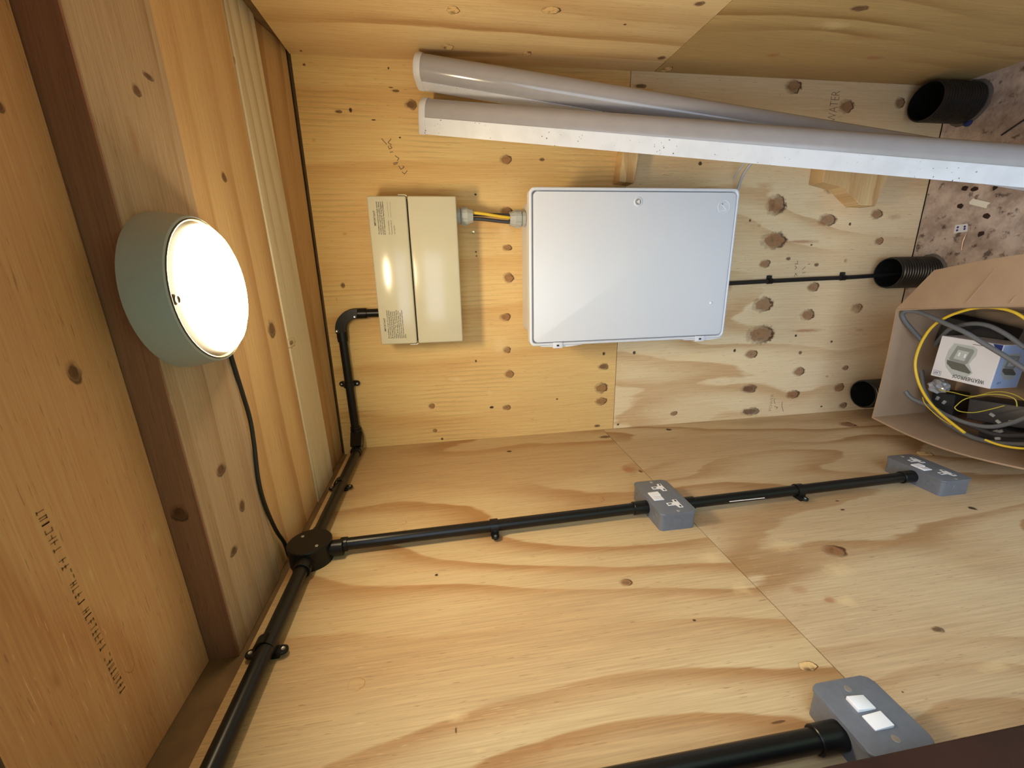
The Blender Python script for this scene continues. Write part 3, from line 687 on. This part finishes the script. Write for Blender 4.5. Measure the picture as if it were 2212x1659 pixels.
# corner bend from back wall to left wall
zc_l = 1.9570
el2 = thing('conduit_elbow', (0.030, -0.030, 1.957), 'black conduit bend in the corner of back and left walls', 'pipe bend')
P = [Vector((0.075, -CO, zc_b - 0.005)), Vector((0.062, -CO, zc_b - 0.006))] + arc((0.0205 + 0.032, -CO - 0.032, 1.9595), (0, 1, 0), (-1, 0, 0), 0.032, 0, 90) + [Vector((CO, -0.066, 1.9580)), Vector((CO, -0.080, 1.9575))]
MB().tube(P, 0.0172, 20, 0).build('bend', M_BLACK, el2, 50)
MB().hexa([(0.070, -CO-0.012, 1.942), (0.030, -CO-0.018, 1.942), (0.034, -0.070, 1.942), (0.040, -0.074, 1.942)], [(0.070, -CO-0.012, 1.978), (0.030, -CO-0.018, 1.978), (0.034, -0.070, 1.974), (0.040, -0.074, 1.974)], 0.001, 1).build('inspection_cover', M_BLACK, el2)
conduit((CO, -0.070, 1.9565), (CO, -0.5200, zc_l + 0.0005), 'black conduit along the top of the left wall, corner to hub', [(0.004, 0.018, 0.0150), (0.428, 0.022, 0.0150)])
conduit((CO, -0.5870, zc_l), (CO, -1.088, 1.9535), 'black conduit along the top of the left wall, hub to door frame', [(0.0, 0.024, 0.0152)])
saddle((0, -0.2760, zc_l + 0.004), (0, 1, 0), (1, 0, 0), 'two-screw black saddle near the back corner of the left wall')
saddle((0, -0.7810, zc_l + 0.001), (0, 1, 0), (1, 0, 0), 'two-screw black saddle between hub and door frame')
# round junction hub
hy, hz = -0.5545, 1.9560
hub = thing('junction_hub', (0, hy, hz), 'round black conduit junction box under the ceiling', 'junction box')
MB().lathe([(0.0, 0.0415), (0.036, 0.0415)], (0, hy, hz), (1, 0, 0), 48).build('box', M_BLACK, hub, 40)
ld = MB().lathe([(0.0362, 0.0410), (0.0365, 0.0425), (0.041, 0.0425), (0.0425, 0.0412)], (0, hy, hz), (1, 0, 0), 48).build('lid', M_BLACK, hub, 40)
for dy, dz in ((0.0185, 0.0185), (-0.0185, -0.0185)):
    MB().lathe([(0.0425, 0.0034), (0.0434, 0.0030), (0.0430, 0.0012)], (0, hy + dy, hz + dz), (1, 0, 0), 14).build('screw', M_SCREW, ld, 40)
for d in ((0, 1, 0), (0, -1, 0), (0, 0, -1)):
    MB().lathe([(0.034, 0.0160), (0.062, 0.0160), (0.063, 0.0150)], (CO, hy, hz), d, 28).build('spout', M_BLACK, hub, 40)
# drop down the left wall
conduit((CO, -0.5460, 1.9000), (CO, -0.5270, 1.2205), 'black conduit down the left wall from hub to middle socket', [(0.0, 0.014, 0.0146), (0.645, 0.035, 0.0152)])
cd2 = conduit((CO, -0.5310, 1.1375), (CO, -0.5160, 0.4800), 'black conduit down the left wall from middle to lower socket', [(0.0, 0.032, 0.0152), (0.622, 0.036, 0.0155)])
saddle((0, -0.5375, 1.5810), (0, 0, 1), (1, 0, 0), 'black saddle on the conduit between hub and middle socket')
saddle((0, -0.5240, 0.8210), (0, 0, 1), (1, 0, 0), 'black saddle on the conduit between the two sockets')
q0 = up(1576, 1083, X, CO + 0.0095); q1 = up(1656, 1078, X, CO + 0.0095)
MB().box(CO + 0.0085, CO + 0.0092, q0.y - 0.0012, q0.y + 0.0012, q1.z, q0.z).build('label_strip', M_SWHITE, cd2)
conduit((CO, -1.0345, 1.80), (CO, -1.0345, 1.2200), 'black conduit running down to the light switch', [(0.545, 0.036, 0.0158)])

# ------------------------------------------------------------------ metal-clad accessories
def clad_box(t, y0, y1, z0, z1, d):
    cyy, czz = (y0+y1)/2, (z0+z1)/2
    MB().prism(rrect(y1-y0-0.004, z1-z0-0.004, 0.0085), (0, cyy, czz), EY, EZ, EX, d-0.0045, 0.0).build('back_box', M_GREYBOX, t, 50)
    fp = MB().prism(rrect(y1-y0, z1-z0, 0.010), (d-0.0050, cyy, czz), EY, EZ, EX, 0.0050, 0.0018, 3).build('front_plate', M_GREYBOX, t, 50)
    return fp
def pl_screw(fp, d, y, z):
    MB().lathe([(-0.001, 0.0045), (0.0003, 0.0042), (0.0006, 0.0036), (0.0002, 0.0012)], (d, y, z), (1, 0, 0), 18).build('screw', M_SCREW, fp, 40)
def socket(y0, z0, label):
    """twin 13 A socket outlet; y0, z0 = lower near corner"""
    d = 0.0425; y1, z1 = y0 + 0.1465, z0 + 0.0862
    t = thing('twin_socket', (0, (y0+y1)/2, z0), label, 'socket')
    fp = clad_box(t, y0, y1, z0, z1, d)
    yc, zc = (y0+y1)/2, (z0+z1)/2
    for s in (-1, 1): pl_screw(fp, d, yc + s*0.0640, zc - 0.002)
    for s, sw in ((-1, 1), (1, 1)):
        c = yc + s * 0.0365; zz = zc - 0.012
        # white shroud: a bar for live and neutral with the earth leg above it
        pl = [(-0.0165, -0.0085), (0.0165, -0.0085), (0.0165, 0.0015), (0.0055, 0.0040), (0.0055, 0.0215), (-0.0055, 0.0215), (-0.0055, 0.0040), (-0.0165, 0.0015)]
        sh = MB().prism(pl, (d - 0.001, c, zz), EY, EZ, EX, 0.0016).build('outlet', M_SWHITE, fp)
        for (sy, sz, wy, wz) in ((-0.011, -0.004, 0.0032, 0.0019), (0.011, -0.004, 0.0032, 0.0019), (0, 0.0150, 0.0020, 0.0040)):
            MB().box(d, d + 0.0009, c + sy - wy, c + sy + wy, zz + sz - wz, zz + sz + wz).build('pin_slot', M_DARK, sh)
    for s in (-1, 1):
        c = yc + s * 0.0085; zz = zc + 0.018
        w_ = 0.0082; h_ = 0.0125
        MB().hexa([(d-0.001, c-w_, zz-h_), (d-0.001, c+w_, zz-h_), (d-0.001, c+w_, zz+h_), (d-0.001, c-w_, zz+h_)],
                  [(d+0.0012+0.002*(s > 0), c-w_, zz-h_), (d+0.0012+0.002*(s > 0), c+w_, zz-h_), (d+0.0034-0.001*(s > 0), c+w_, zz+h_), (d+0.0034-0.001*(s > 0), c-w_, zz+h_)], 0.0006, 1).build('rocker', M_SWHITE, fp)
    # knock-out discs on the near end and the top of the box
    MB().lathe([(0.0, 0.0098), (0.0005, 0.0094), (0.0005, 0.0088), (0.0, 0.0086)], (0.021, y0 + 0.0020, zc), (0, -1, 0), 28, False, False).build('knock_out', M_GREYBOX, t)
    for s in (-1, 1):
        MB().lathe([(0.0, 0.0098), (0.0005, 0.0094), (0.0005, 0.0088), (0.0, 0.0086)], (0.020, yc + s * 0.045, z1 - 0.0020), (0, 0, 1), 28, False, False).build('knock_out', M_GREYBOX, t)
    return t
socket(-0.5965, 1.1365, 'grey metal twin socket across the joint in the left wall plywood')
socket(-0.5880, 0.3955, 'grey metal twin socket low on the left wall beside the cardboard box')
d = 0.0425; sy0, sz0 = -1.0740, 1.1365
sw = thing('light_switch', (0, sy0 + 0.043, sz0), 'grey metal two-rocker light switch beside the dark door frame', 'switch')
fp = clad_box(sw, sy0, sy0 + 0.0865, sz0, sz0 + 0.0865, d)
for s in (-1, 1): pl_screw(fp, d, sy0 + 0.04325 + s*0.03015, sz0 + 0.0425)
for s in (-1, 1):
    c = sy0 + 0.0432 + s * 0.0108; zz = sz0 + 0.0448; w_ = 0.0086; h_ = 0.0125
    hi_, lo_ = (d+0.0050, d+0.0018) if s > 0 else (d+0.0016, d+0.0040)
    MB().hexa([(d-0.001, c-w_, zz-h_), (d-0.001, c+w_, zz-h_), (d-0.001, c+w_, zz+h_), (d-0.001, c-w_, zz+h_)],
              [(lo_, c-w_, zz-h_), (lo_, c+w_, zz-h_), (hi_, c+w_, zz+h_), (hi_, c-w_, zz+h_)], 0.0007, 2).build('rocker', M_SWHITE, fp, 40)

# ------------------------------------------------------------------ two long batten lights leaning in the corner
def batten(top, bottom, dome_dir, label, bw=0.066, base=0.040, dom=0.044):
    top, bottom = Vector(top), Vector(bottom); al = (bottom - top).normalized(); L = (bottom - top).length
    dd = Vector(dome_dir); dd = (dd - al * dd.dot(al)).normalized(); si = al.cross(dd)
    t = thing('batten_light', bottom, label, 'light')
    cen = lambda h, a, b: top + al * h + dd * a + si * b
    # base tray: from -base to 0 along the dome direction; diffuser: from 0 to dom
    b = MB(); pl = [(-base, -bw/2), (-base, bw/2), (0.0, bw/2), (0.002, bw/2 - 0.003), (0.002, -bw/2 + 0.003), (0.0, -bw/2)]
    b.rings([[cen(h, a, c) for a, c in pl] for h in (0.017, L - 0.017)]).build('base_tray', M_BATTEN, t)
    n = 18; arcp = [(0.0, -bw/2 + 0.001)] + [(dom * math.sin(math.pi * k / n) ** 0.75, -(bw/2 - 0.001) * math.cos(math.pi * k / n)) for k in range(1, n)] + [(0.0, bw/2 - 0.001)]
    MB().rings([[cen(h, a, c) for a, c in arcp] for h in (0.0165, L - 0.0165)]).build('diffuser', M_DIFF, t, 40)
    # moulded lip where diffuser meets tray
    for s in (-1, 1):
        MB().rings([[cen(h, a, s * c) for a, c in [(-0.003, bw/2 - 0.002), (-0.003, bw/2 + 0.001), (0.0015, bw/2 + 0.001), (0.0015, bw/2 - 0.002)]] for h in (0.018, L - 0.018)]).build('edge_lip', M_BATTEN, t)
    for h0, h1, sg in ((0.0, 0.018, 1), (L - 0.018, L, -1)):
        g = 1.03
        op = [(-base - 0.001, -bw/2 - 0.001), (-base - 0.001, bw/2 + 0.001), (0.0, bw/2 + 0.001)] + [(a * g + 0.001, -c * g) for a, c in arcp[1:-1]] + [(0.0, -bw/2 - 0.001)]
        sh = lambda q, k: (q[0] * k - (1-k) * 0.002, q[1] * k)
        r0 = [cen(h0 + (0.0 if sg > 0 else 0), *sh(q, 0.93 if sg > 0 else 1)) for q in op]
        r1 = [cen(h0 + 0.004, *q) for q in op] if sg > 0 else [cen(h1 - 0.004, *q) for q in op]
        r2 = [cen(h1, *sh(q, 1 if sg > 0 else 0.93)) for q in op]
        MB().rings([r0, r1, r2]).build('end_cap', M_BATTEN, t, 45)
    return t
b2t = (0.9480, -0.0560, 1.6875); b2b = (0.7010, -0.6350, 0.024)
batten(b2t, b2b, (1, -0.30, 0), 'long white batten light in front, its flat white side showing', base=0.036, dom=0.043)
b1t = (1.0590, -0.0560, 1.6950); b1b = (0.7420, -0.4350, 0.030)
batten(b1t, b1b, (0.22, -0.97, 0), 'long white batten light behind, its domed diffuser facing out', base=0.034, dom=0.036, bw=0.063)

# timber blocks on the back wall behind them
def block(name, px, ydep, label):
    fr = [up(u, v, Y, -ydep) for u, v in px]
    ba = [Vector((p.x, 0.0, p.z)) for p in fr]
    c = sum(ba, Vector()) / len(ba)
    return tag(MB().hexa(fr, ba, 0.0015, 1).build(name, M_BLOCK, None, None, c), label, 'wood block')
block('timber_block', [(1338, 392), (1370, 396), (1379, 332), (1412, 192), (1378, 190), (1346, 330)], 0.050, 'sawn timber cleat on the back wall just right of the meter cabinet')
block('timber_block', [(1777, 393), (1821, 404), (1859, 443), (1891, 445), (1921, 377), (1925, 352), (1785, 345)], 0.055, 'stubby angled timber offcut low on the back wall near the floor')
f1 = [up(u, v, Y, y) for u, v, y in [(1650, 322, -0.10), (1625, 350, -0.07), (1606, 376, -0.05), (1596, 402, -0.03), (1590, 430, -0.02)]]
tag(MB().tube(f1, 0.0042, 10).build('grey_flex', M_LGREYC, None, 60, f1[2]), 'light grey flex looping down behind the corner of the meter cabinet', 'cable')
f2 = [up(u, v, Y, y) for u, v, y in [(1630, 325, -0.09), (1610, 350, -0.06), (1596, 368, -0.045), (1585, 386, -0.035)]]
tag(MB().tube(f2, 0.0030, 10).build('grey_flex', M_LGREYC, None, 60, f2[2]), 'short cut end of light grey flex beside the longer one', 'cable')

# ------------------------------------------------------------------ supply cable, clips, ducts
sw_pts = [(0.4935, -0.0085, 0.86), (0.4960, -0.0085, 0.72), (0.5000, -0.0085, 0.56), (0.5040, -0.0085, 0.36), (0.5055, -0.0090, 0.26), (0.5090, -0.014, 0.17), (0.514, -0.030, 0.09), (0.517, -0.045, 0.0)]
tag(MB().tube(sw_pts, 0.0072, 14).build('supply_cable', M_CABLE, None, 60, sw_pts[2]), 'thick black supply cable from the floor duct up to the meter cabinet', 'cable')
for zz, xx, lab in ((0.5600, 0.5000, 'black cable cleat nearer the meter cabinet'), (0.2760, 0.5052, 'black cable cleat nearer the floor duct')):
    t = thing('cable_cleat', (xx, 0, zz), lab, 'cable clip')
    MB().lathe([(-0.008, 0.0096), (0.008, 0.0096)], (xx, -0.0090, zz), (0, 0, 1), 20).build('band', M_BLACK, t, 40)
    MB().box(xx + 0.004, xx + 0.019, -0.010, 0.0, zz - 0.0075, zz + 0.0075, 0.002).build('lug', M_BLACK, t, 40)
    MB().lathe([(0, 0.004), (0.002, 0.003)], (xx + 0.0135, -0.010, zz), (0, -1, 0), 12).build('nail_head', M_DARK, t)
def duct(x, y, h, r, label):
    t = thing('duct_pipe', (x, y, 0), label, 'pipe')
    prof = []; z = -0.004; pitch = 0.0100
    while z < h - 0.006:
        prof += [(z, r - 0.0042), (z + pitch*0.22, r), (z + pitch*0.50, r), (z + pitch*0.72, r - 0.0042)]; z += pitch
    prof += [(h - 0.004, r - 0.002), (h, r - 0.002), (h, r - 0.005)]
    prof += [(h - 0.01, r - 0.0055), (-0.004, r - 0.0055)]
    MB().lathe(prof, (x, y, 0), (0, 0, 1), 48, False, False).build('corrugated_tube', M_DUCT, t, 30)
    rr = random.Random(int(x * 100))
    cr = MB(); 
    rings = []
    for k, (dr, dz) in enumerate([(0.007, 0.0), (0.003, 0.004), (0.0005, 0.007), (-0.004, 0.006)]):
        rings.append([(x + (r + dr * rr.uniform(0.6, 1.3) if k < 2 else r + dr) * math.cos(2*math.pi*i/40), y + (r + dr * rr.uniform(0.6, 1.3) if k < 2 else r + dr) * math.sin(2*math.pi*i/40), dz * (rr.uniform(0.5, 1.2))) for i in range(40)])
    cr.rings(rings, False, False).build('dust_collar', M_DUST, t, 60)
    return t
duct(0.5200, -0.0640, 0.160, 0.0520, 'black corrugated floor duct with the supply cable inside')
duct(1.0320, -0.0650, 0.158, 0.0560, 'black corrugated floor duct, empty, tight against the right wall')
duct(0.0900, -0.0720, 0.165, 0.0520, 'black corrugated floor duct half hidden behind the cardboard box')

# ------------------------------------------------------------------ cardboard box and what is in it
ct = 0.0045; H = 0.300
box = thing('cardboard_box', (0.25, -0.42, 0), 'open brown cardboard box of cable offcuts on the floor', 'box')
def panel(name, p00, p10, p01, p11, bow, parent, mat=M_CARD, n=10, m=6, th=ct):
    """sheet of card between four corners, bowed along a vector in the middle of its free edge"""
    p00, p10, p01, p11, bow = map(Vector, (p00, p10, p01, p11, bow))
    nn = ((p10 - p00).cross(p01 - p00)).normalized() * th
    A = []; B = []
    for j in range(m + 1):
        for i in range(n + 1):
            s, t_ = i / n, j / m
            p = (p00*(1-s) + p10*s)*(1-t_) + (p01*(1-s) + p11*s)*t_ + bow * (math.sin(math.pi*s) * t_)
            A.append(p); B.append(p + nn)
    mb = MB(); va = [mb.bm.verts.new(p) for p in A]; vb = [mb.bm.verts.new(p) for p in B]
    I = lambda i, j: j*(n+1)+i
    for j in range(m):
        for i in range(n):
            mb.bm.faces.new([va[I(i,j)], va[I(i+1,j)], va[I(i+1,j+1)], va[I(i,j+1)]])
            mb.bm.faces.new([vb[I(i,j)], vb[I(i,j+1)], vb[I(i+1,j+1)], vb[I(i+1,j)]])
    edge = [I(i,0) for i in range(n)] + [I(n,j) for j in range(m)] + [I(i,m) for i in range(n,0,-1)] + [I(0,j) for j in range(m,0,-1)]
    for a, b in zip(edge, edge[1:] + edge[:1]): mb.bm.faces.new([va[b], va[a], vb[a], vb[b]])
    return mb.build(name, mat, parent, 50)
xl, xr, yb_, yf_ = 0.0660, 0.4180, -0.2330, -0.640
panel('back_side', (xl+0.004, yb_, 0.004), (xr-0.004, yb_, 0.004), (xl, yb_, H), (xr, yb_-0.0, H), (0, -0.004, 0), box)
panel('left_side', (xl+0.004, yf_, 0.004), (xl+0.004, yb_, 0.004), (xl+0.010, yf_, H), (xl, yb_, H), (-0.022, 0, 0), box)
rs_ = panel('right_side', (xr-0.004, yb_, 0.004), (xr-0.004, yf_, 0.004), (xr, yb_, H), (xr+0.050, yf_, H), (0.004, 0, 0), box)
panel('front_side', (xr-0.004, yf_, 0.004), (xl+0.004, yf_, 0.004), (xr+0.050, yf_, H), (xl+0.010, yf_, H), (0, 0.004, 0), box)
MB().box(xl+0.004, xr-0.004, yf_, yb_, 0.001, 0.006).build('bottom', M_CARD, box)
fpan = panel('flap', (xr+0.001, yb_-0.004, H), (xr+0.050, yf_, H), (0.5330, -0.300, H-0.020), (0.590, yf_-0.01, H-0.010), (0.008, 0, 0.006), box, n=10, m=4)
for (a, b) in (((2085, 656), (2150, 580)), ((2180, 655), (2212, 618))):
    p, q = up(a[0], a[1], Z, H + 0.0075), up(b[0], b[1], Z, H - 0.002)
    d_ = (q - p).normalized() * 0.0; 
    MB().hexa([p + Vector((0, 0.0010, 0)), p - Vector((0, 0.0010, 0)), q - Vector((0, 0.0010, 0)), q + Vector((0, 0.0010, 0))], [w_ - Vector((0, 0, 0.004)) for w_ in (p + Vector((0, 0.0010, 0)), p - Vector((0, 0.0010, 0)), q - Vector((0, 0.0010, 0)), q + Vector((0, 0.0010, 0)))]).build('crease', M_CARD, fpan)

# printed carton of a weatherproof socket
A = Vector((0.3500, -0.3290, 0.2400)); D = Vector((0.2285, -0.3010, 0.2430)); B = Vector((0.3480, -0.4680, 0.2380)); Cc = Vector((0.2330, -0.4500, 0.2420))
e1 = (B - A).normalized()                               # along the carton, towards the camera
e2 = (D - A); e2 = (e2 - e1 * e2.dot(e1)).normalized()  # across it, towards the left wall
nz = e2.cross(e1)
if nz.z < 0: nz = -nz
pw = 0.143; ph = 0.119; pd = 0.092
pc = thing('product_carton', A - nz * pd, 'small white printed carton on top of the cable offcuts', 'carton')
def cq(a, b, c=0.0): return A + e1 * a + e2 * b + nz * c
MB().hexa([cq(0, 0, -pd), cq(pw, 0, -pd), cq(pw, ph, -pd), cq(0, ph, -pd)], [cq(0, 0), cq(pw, 0), cq(pw, ph), cq(0, ph)], 0.0015, 2).build('carton_body', M_PAPER, pc)
def flat(name, pts, mat, lift, parent, end=False):
    P = [cq(a, b, lift) for a, b in pts] if not end else [cq(pw + lift, b, -a) for a, b in pts]
    mb = MB(); mb.bm.faces.new([mb.bm.verts.new(p) for p in P]); return mb.build(name, mat, parent)
flat('end_print', [(0.002, 0.002), (pd-0.002, 0.002), (pd-0.002, ph-0.002), (0.002, ph-0.002)], M_BLUEP, 0.0003, pc, True)
flat('blue_corner', [(pw-0.022, 0.001), (pw-0.001, 0.001), (pw-0.001, 0.022), (pw-0.012, 0.016)], M_BLUE, 0.0003, pc)
def sock_print(o_a, o_b, s, end=False, tint=None):
    f_ = lambda pts: [(o_a + a*s, o_b + b*s) for a, b in pts]
    flat('picture', f_([(-.30,-.46),(.22,-.46),(.34,-.38),(.36,-.20),(.24,.10),(.40,.36),(.34,.44),(.26,.56),(-.10,.56),(-.34,.34),(-.42,.10),(-.40,-.20)]), M_PLIGHT, 0.0004, pc, end)
    flat('picture', f_([(-.20,-.40),(.24,-.36),(.28,-.30),(.20,.10),(.14,.14),(-.28,.10),(-.32,.04)]), M_PGREY, 0.0006, pc, end)
    flat('picture', f_([(-.14,-.28),(.16,-.26),(.10,.04),(-.20,.02)]), M_PLIGHT, 0.0008, pc, end)
    flat('picture', f_([(-.36,.10),(.14,.14),(.36,.34),(.32,.40),(-.16,.36),(-.34,.22)]), M_PDARK, 0.0006, pc, end)
    for k in range(4):
        x = -.16 + k*.13
        flat('picture', f_([(x,.40),(x+.09,.41),(x+.09,.47),(x,.46)]), M_PLIGHT, 0.0008, pc, end)
    for x, y in ((-.10,-.20),(.06,-.18)):
        flat('picture', f_([(x,y),(x+.05,y),(x+.04,y+.12),(x-.01,y+.12)]), M_SWHITE, 0.0010, pc, end)
sock_print(0.062, 0.056, 0.088)
sock_print(0.046, 0.056, 0.070, True)
text('carton_lettering', 'WEATHERPROOF', cq(0.128, 0.1005, 0), -e1, e2, M_INK, pc, width=0.074, size=0.0150, lift=0.0005, thin=0.01)
text('carton_lettering', 'LAP', cq(0.0225, 0.1032, 0), -e1, e2, M_BLUE, pc, width=0.014, size=0.0110, lift=0.0005)
fr_ = MB()
for a0, a1, b0, b1 in ((0.006, 0.025, 0.1005, 0.1012), (0.006, 0.025, 0.1128, 0.1135), (0.006, 0.0067, 0.1005, 0.1135), (0.0243, 0.025, 0.1005, 0.1135)):
    fr_.quad(cq(a0, b0, 0.0005), cq(a1, b0, 0.0005), cq(a1, b1, 0.0005), cq(a0, b1, 0.0005))
fr_.build('carton_lettering', M_BLUE, pc)
ru = MB()
for a0, a1, b in ((0.078, 0.118, 0.010), (0.096, 0.114, 0.006)): ru.quad(cq(a0, b, .0005), cq(a1, b, .0005), cq(a1, b+.0012, .0005), cq(a0, b+.0012, .0005))
ru.build('carton_lettering', M_INK, pc)
text('carton_lettering', 'LAP', cq(pw, 0.100, -0.030), nz, e2, M_BLUE, pc, width=0.012, size=0.010, lift=0.0006)

# cables in the box
def cab(name, px, r, mat, label, group=None, n=10):
    P = [up(u, v, Z, z) for u, v, z in px]
    return tag(MB().tube(P, r, n).build(name, mat, None, 60, P[len(P)//2]), label, 'cable', group)
cab('yellow_cable', [(2230,700,.262),(2190,674,.268),(2140,664,.272),(2095,668,.276),(2045,685,.278),(2012,708,.278),(1988,745,.276),(1977,785,.274),(1984,825,.274),(2003,862,.276),(2030,892,.280),(2060,917,.284),(2084,935,.286)], 0.0037, M_YEL, 'thick yellow cable curving round the inside of the cardboard box')
cab('grey_cable', [(1990,735,.230),(1970,712,.255),(1955,694,.276),(1949,680,.288),(1958,672,.291),(1980,673,.286),(2010,684,.288),(2045,700,.290),(2085,718,.290),(2130,745,.286),(2175,772,.280),(2225,805,.274)], 0.0062, M_GREYC, 'grey cable lying over the white carton and yellow cable')
cab('grey_cable', [(2020,745,.20),(2050,712,.22),(2090,700,.235),(2130,702,.24),(2170,720,.24),(2215,752,.236)], 0.0058, M_GREYC, 'grey cable loop behind the white carton')
cab('grey_cable', [(1956,845,.268),(1966,858,.262),(1985,868,.256),(2010,878,.250),(2045,897,.246),(2090,914,.244),(2140,922,.242),(2190,912,.240),(2225,898,.238)], 0.0058, M_GREYC, 'grey cable with its cut end against the back of the box')
cab('grey_cable', [(1990,800,.16),(2000,850,.17),(2030,900,.18),(2080,935,.19),(2140,955,.19),(2220,960,.19)], 0.0065, M_GREYC, 'dark grey cable sunk along the left side of the box')
cab('grey_cable', [(2060,905,.19),(2110,925,.20),(2160,940,.20),(2225,940,.2)], 0.0060, M_TAIL, 'nearly black cable deep in the left of the box')
cab('thin_wire', [(2197,878,.225),(2192,862,.228),(2165,853,.23),(2125,853,.23),(2085,862,.228),(2066,876,.226),(2063,882,.226),(2075,889,.224),(2105,891,.224),(2140,884,.224),(2170,876,.224)], 0.0013, M_YELG, 'thin yellow-green wire curled into a loop')
cab('thin_wire', [(2028,842,.20),(2060,848,.205),(2100,856,.205),(2150,846,.208),(2190,852,.21),(2225,872,.21)], 0.0013, M_YELG, 'thin yellow-green wire along the near side of the white carton')
cab('thin_wire', [(1993,858,.272),(1998,872,.262),(2015,890,.262),(2035,906,.264),(2055,918,.272)], 0.0013, M_YEL, 'thin yellow wire beside the thick yellow cable')
cab('yellow_cable', [(2128,950,.283),(2155,960,.281),(2190,967,.279),(2230,970,.276)], 0.0030, M_YEL, 'short yellow cable against the bowed left side of the box')
# dark junction boxes and bits under the cables
def junk(px, z, w, l, h, rz, mat, label):
    c = up(px[0], px[1], Z, z)
    t = thing('black_fitting', (c.x, c.y, z - h), label, 'fitting')
    mb = MB().box(-w/2, w/2, -l/2, l/2, -h, 0.0, 0.006, 2)
    mb.bm.transform(Matrix.Translation(c) @ Matrix.Rotation(rz, 4, 'Z') @ Matrix.Rotation(0.18, 4, 'X'))
    b = mb.build('fitting_body', mat, t, 40)
    rr = random.Random(px[0])
    for k in range(3):
        mb = MB().box(-0.006, 0.006, -0.004, 0.004, -0.001, 0.004, 0.001, 1)
        mb.bm.transform(Matrix.Translation(c) @ Matrix.Rotation(rz, 4, 'Z') @ Matrix.Rotation(0.18, 4, 'X') @ Matrix.Translation((rr.uniform(-w/2, w/2)*0.7, rr.uniform(-l/2, l/2)*0.7, 0)) @ Matrix.Rotation(rr.uniform(0, 3), 4, 'Z'))
        mb.build('terminal', M_LGREYC, t)
junk((2150, 893), 0.155, 0.062, 0.120, 0.09, 0.1, M_TAIL, 'black plastic fitting with pale terminals beside the white carton')
junk((2165, 942), 0.165, 0.042, 0.100, 0.08, 0.0, M_DARK, 'black plastic fitting against the left side of the box')
junk((2035, 872), 0.120, 0.070, 0.060, 0.08, 0.1, M_DARK, 'small black fitting under the thin wires')
junk((2090, 730), 0.125, 0.090, 0.150, 0.08, -0.2, M_DARK, 'black fitting in the dark behind the white carton')
bag = bmesh.new(); bmesh.ops.create_icosphere(bag, subdivisions=3, radius=1.0)
rr = random.Random(5)
for v_ in bag.verts:
    k = 0.75 + 0.4 * rr.random(); v_.co = Vector((v_.co.x * 0.022 * k, v_.co.y * 0.026 * k, v_.co.z * 0.020 * k))
mb = MB(); mb.bm.free(); mb.bm = bag; cb2 = up(2028, 834, Z, 0.175); mb.bm.transform(Matrix.Translation(cb2))
tag(mb.build('plastic_bag', M_BAG, None, None, cb2), 'crumpled clear plastic bag of small parts beside the white carton', 'bag')

# ------------------------------------------------------------------ litter on the floor
P = [up(u, v, Z, 0.0004) for u, v in [(2102, 429), (2140, 438), (2133, 443), (2131, 450), (2094, 441), (2094, 436)]]
tag(MB().hexa(P, [p + Vector((0, 0, 0.0006)) for p in P]).build('masking_tape', M_TAPE, None, None, P[0]), 'torn scrap of masking tape on the dirty floor', 'tape')
P = [up(u, v, Z, 0.0006) for u, v in [(2064, 486), (2091, 483), (2090, 500), (2060, 504)]]
tg = thing('cable_tag', P[0], 'small white printed label with a bare copper strand on the floor', 'label')
MB().hexa(P, [p + Vector((0, 0, 0.0006)) for p in P]).build('tag_card', M_PAPER, tg)
for u, v in ((2069, 491), (2067.5, 497.5), (2084, 489.5), (2083.5, 494.5)):
    q = up(u, v, Z, 0.0014); MB().lathe([(0, 0.0034), (0.0002, 0.0034)], q, (0, 0, 1), 10).build('print_mark', M_BLUE, tg)
P = [up(u, v, Z, z) for u, v, z in [(2089, 500, .003), (2084, 512, .006), (2079, 525, .006), (2077, 540, .003)]]
MB().tube(P, 0.0011, 8).build('copper_strand', M_COPPER, tg, 60)
q = up(2092, 264, Z, 0.0)
tag(MB().lathe([(0, 0.0125), (0.004, 0.012), (0.006, 0.009), (0.0062, 0.0005)], q, (0, 0, 1), 20).build('blue_cap', M_BLUEDOT, None, 40, q), 'dark blue plastic cap on the floor by the empty duct', 'cap')
P = [up(2163, 292, Z, 0.003), up(2240, 240, Z, 0.003)]
tag(MB().tube(P, 0.0022, 8, 0).build('dark_stick', M_DARK, None, None, P[0]), 'thin dark stick lying on the floor by the right wall', 'stick')
rr = random.Random(11)
for k, (u, v) in enumerate([(2085, 407), (2076, 446), (2132, 466), (2120, 505), (2152, 404), (2105, 409)]):
    q = up(u, v, Z, 0.0); n = 7
    pl = [(rr.uniform(0.005, 0.011) * math.cos(2*math.pi*i/n), rr.uniform(0.005, 0.013) * math.sin(2*math.pi*i/n)) for i in range(n)]
    mb = MB().prism(pl, q, EX, EY, EZ, 0.003, 0.0008, 1)
    tag(mb.build('bark_flake', M_STAIN, None, None, q), 'dark flake of bark or dirt on the floor below the battens', 'debris', 'flakes of dirt on the floor')
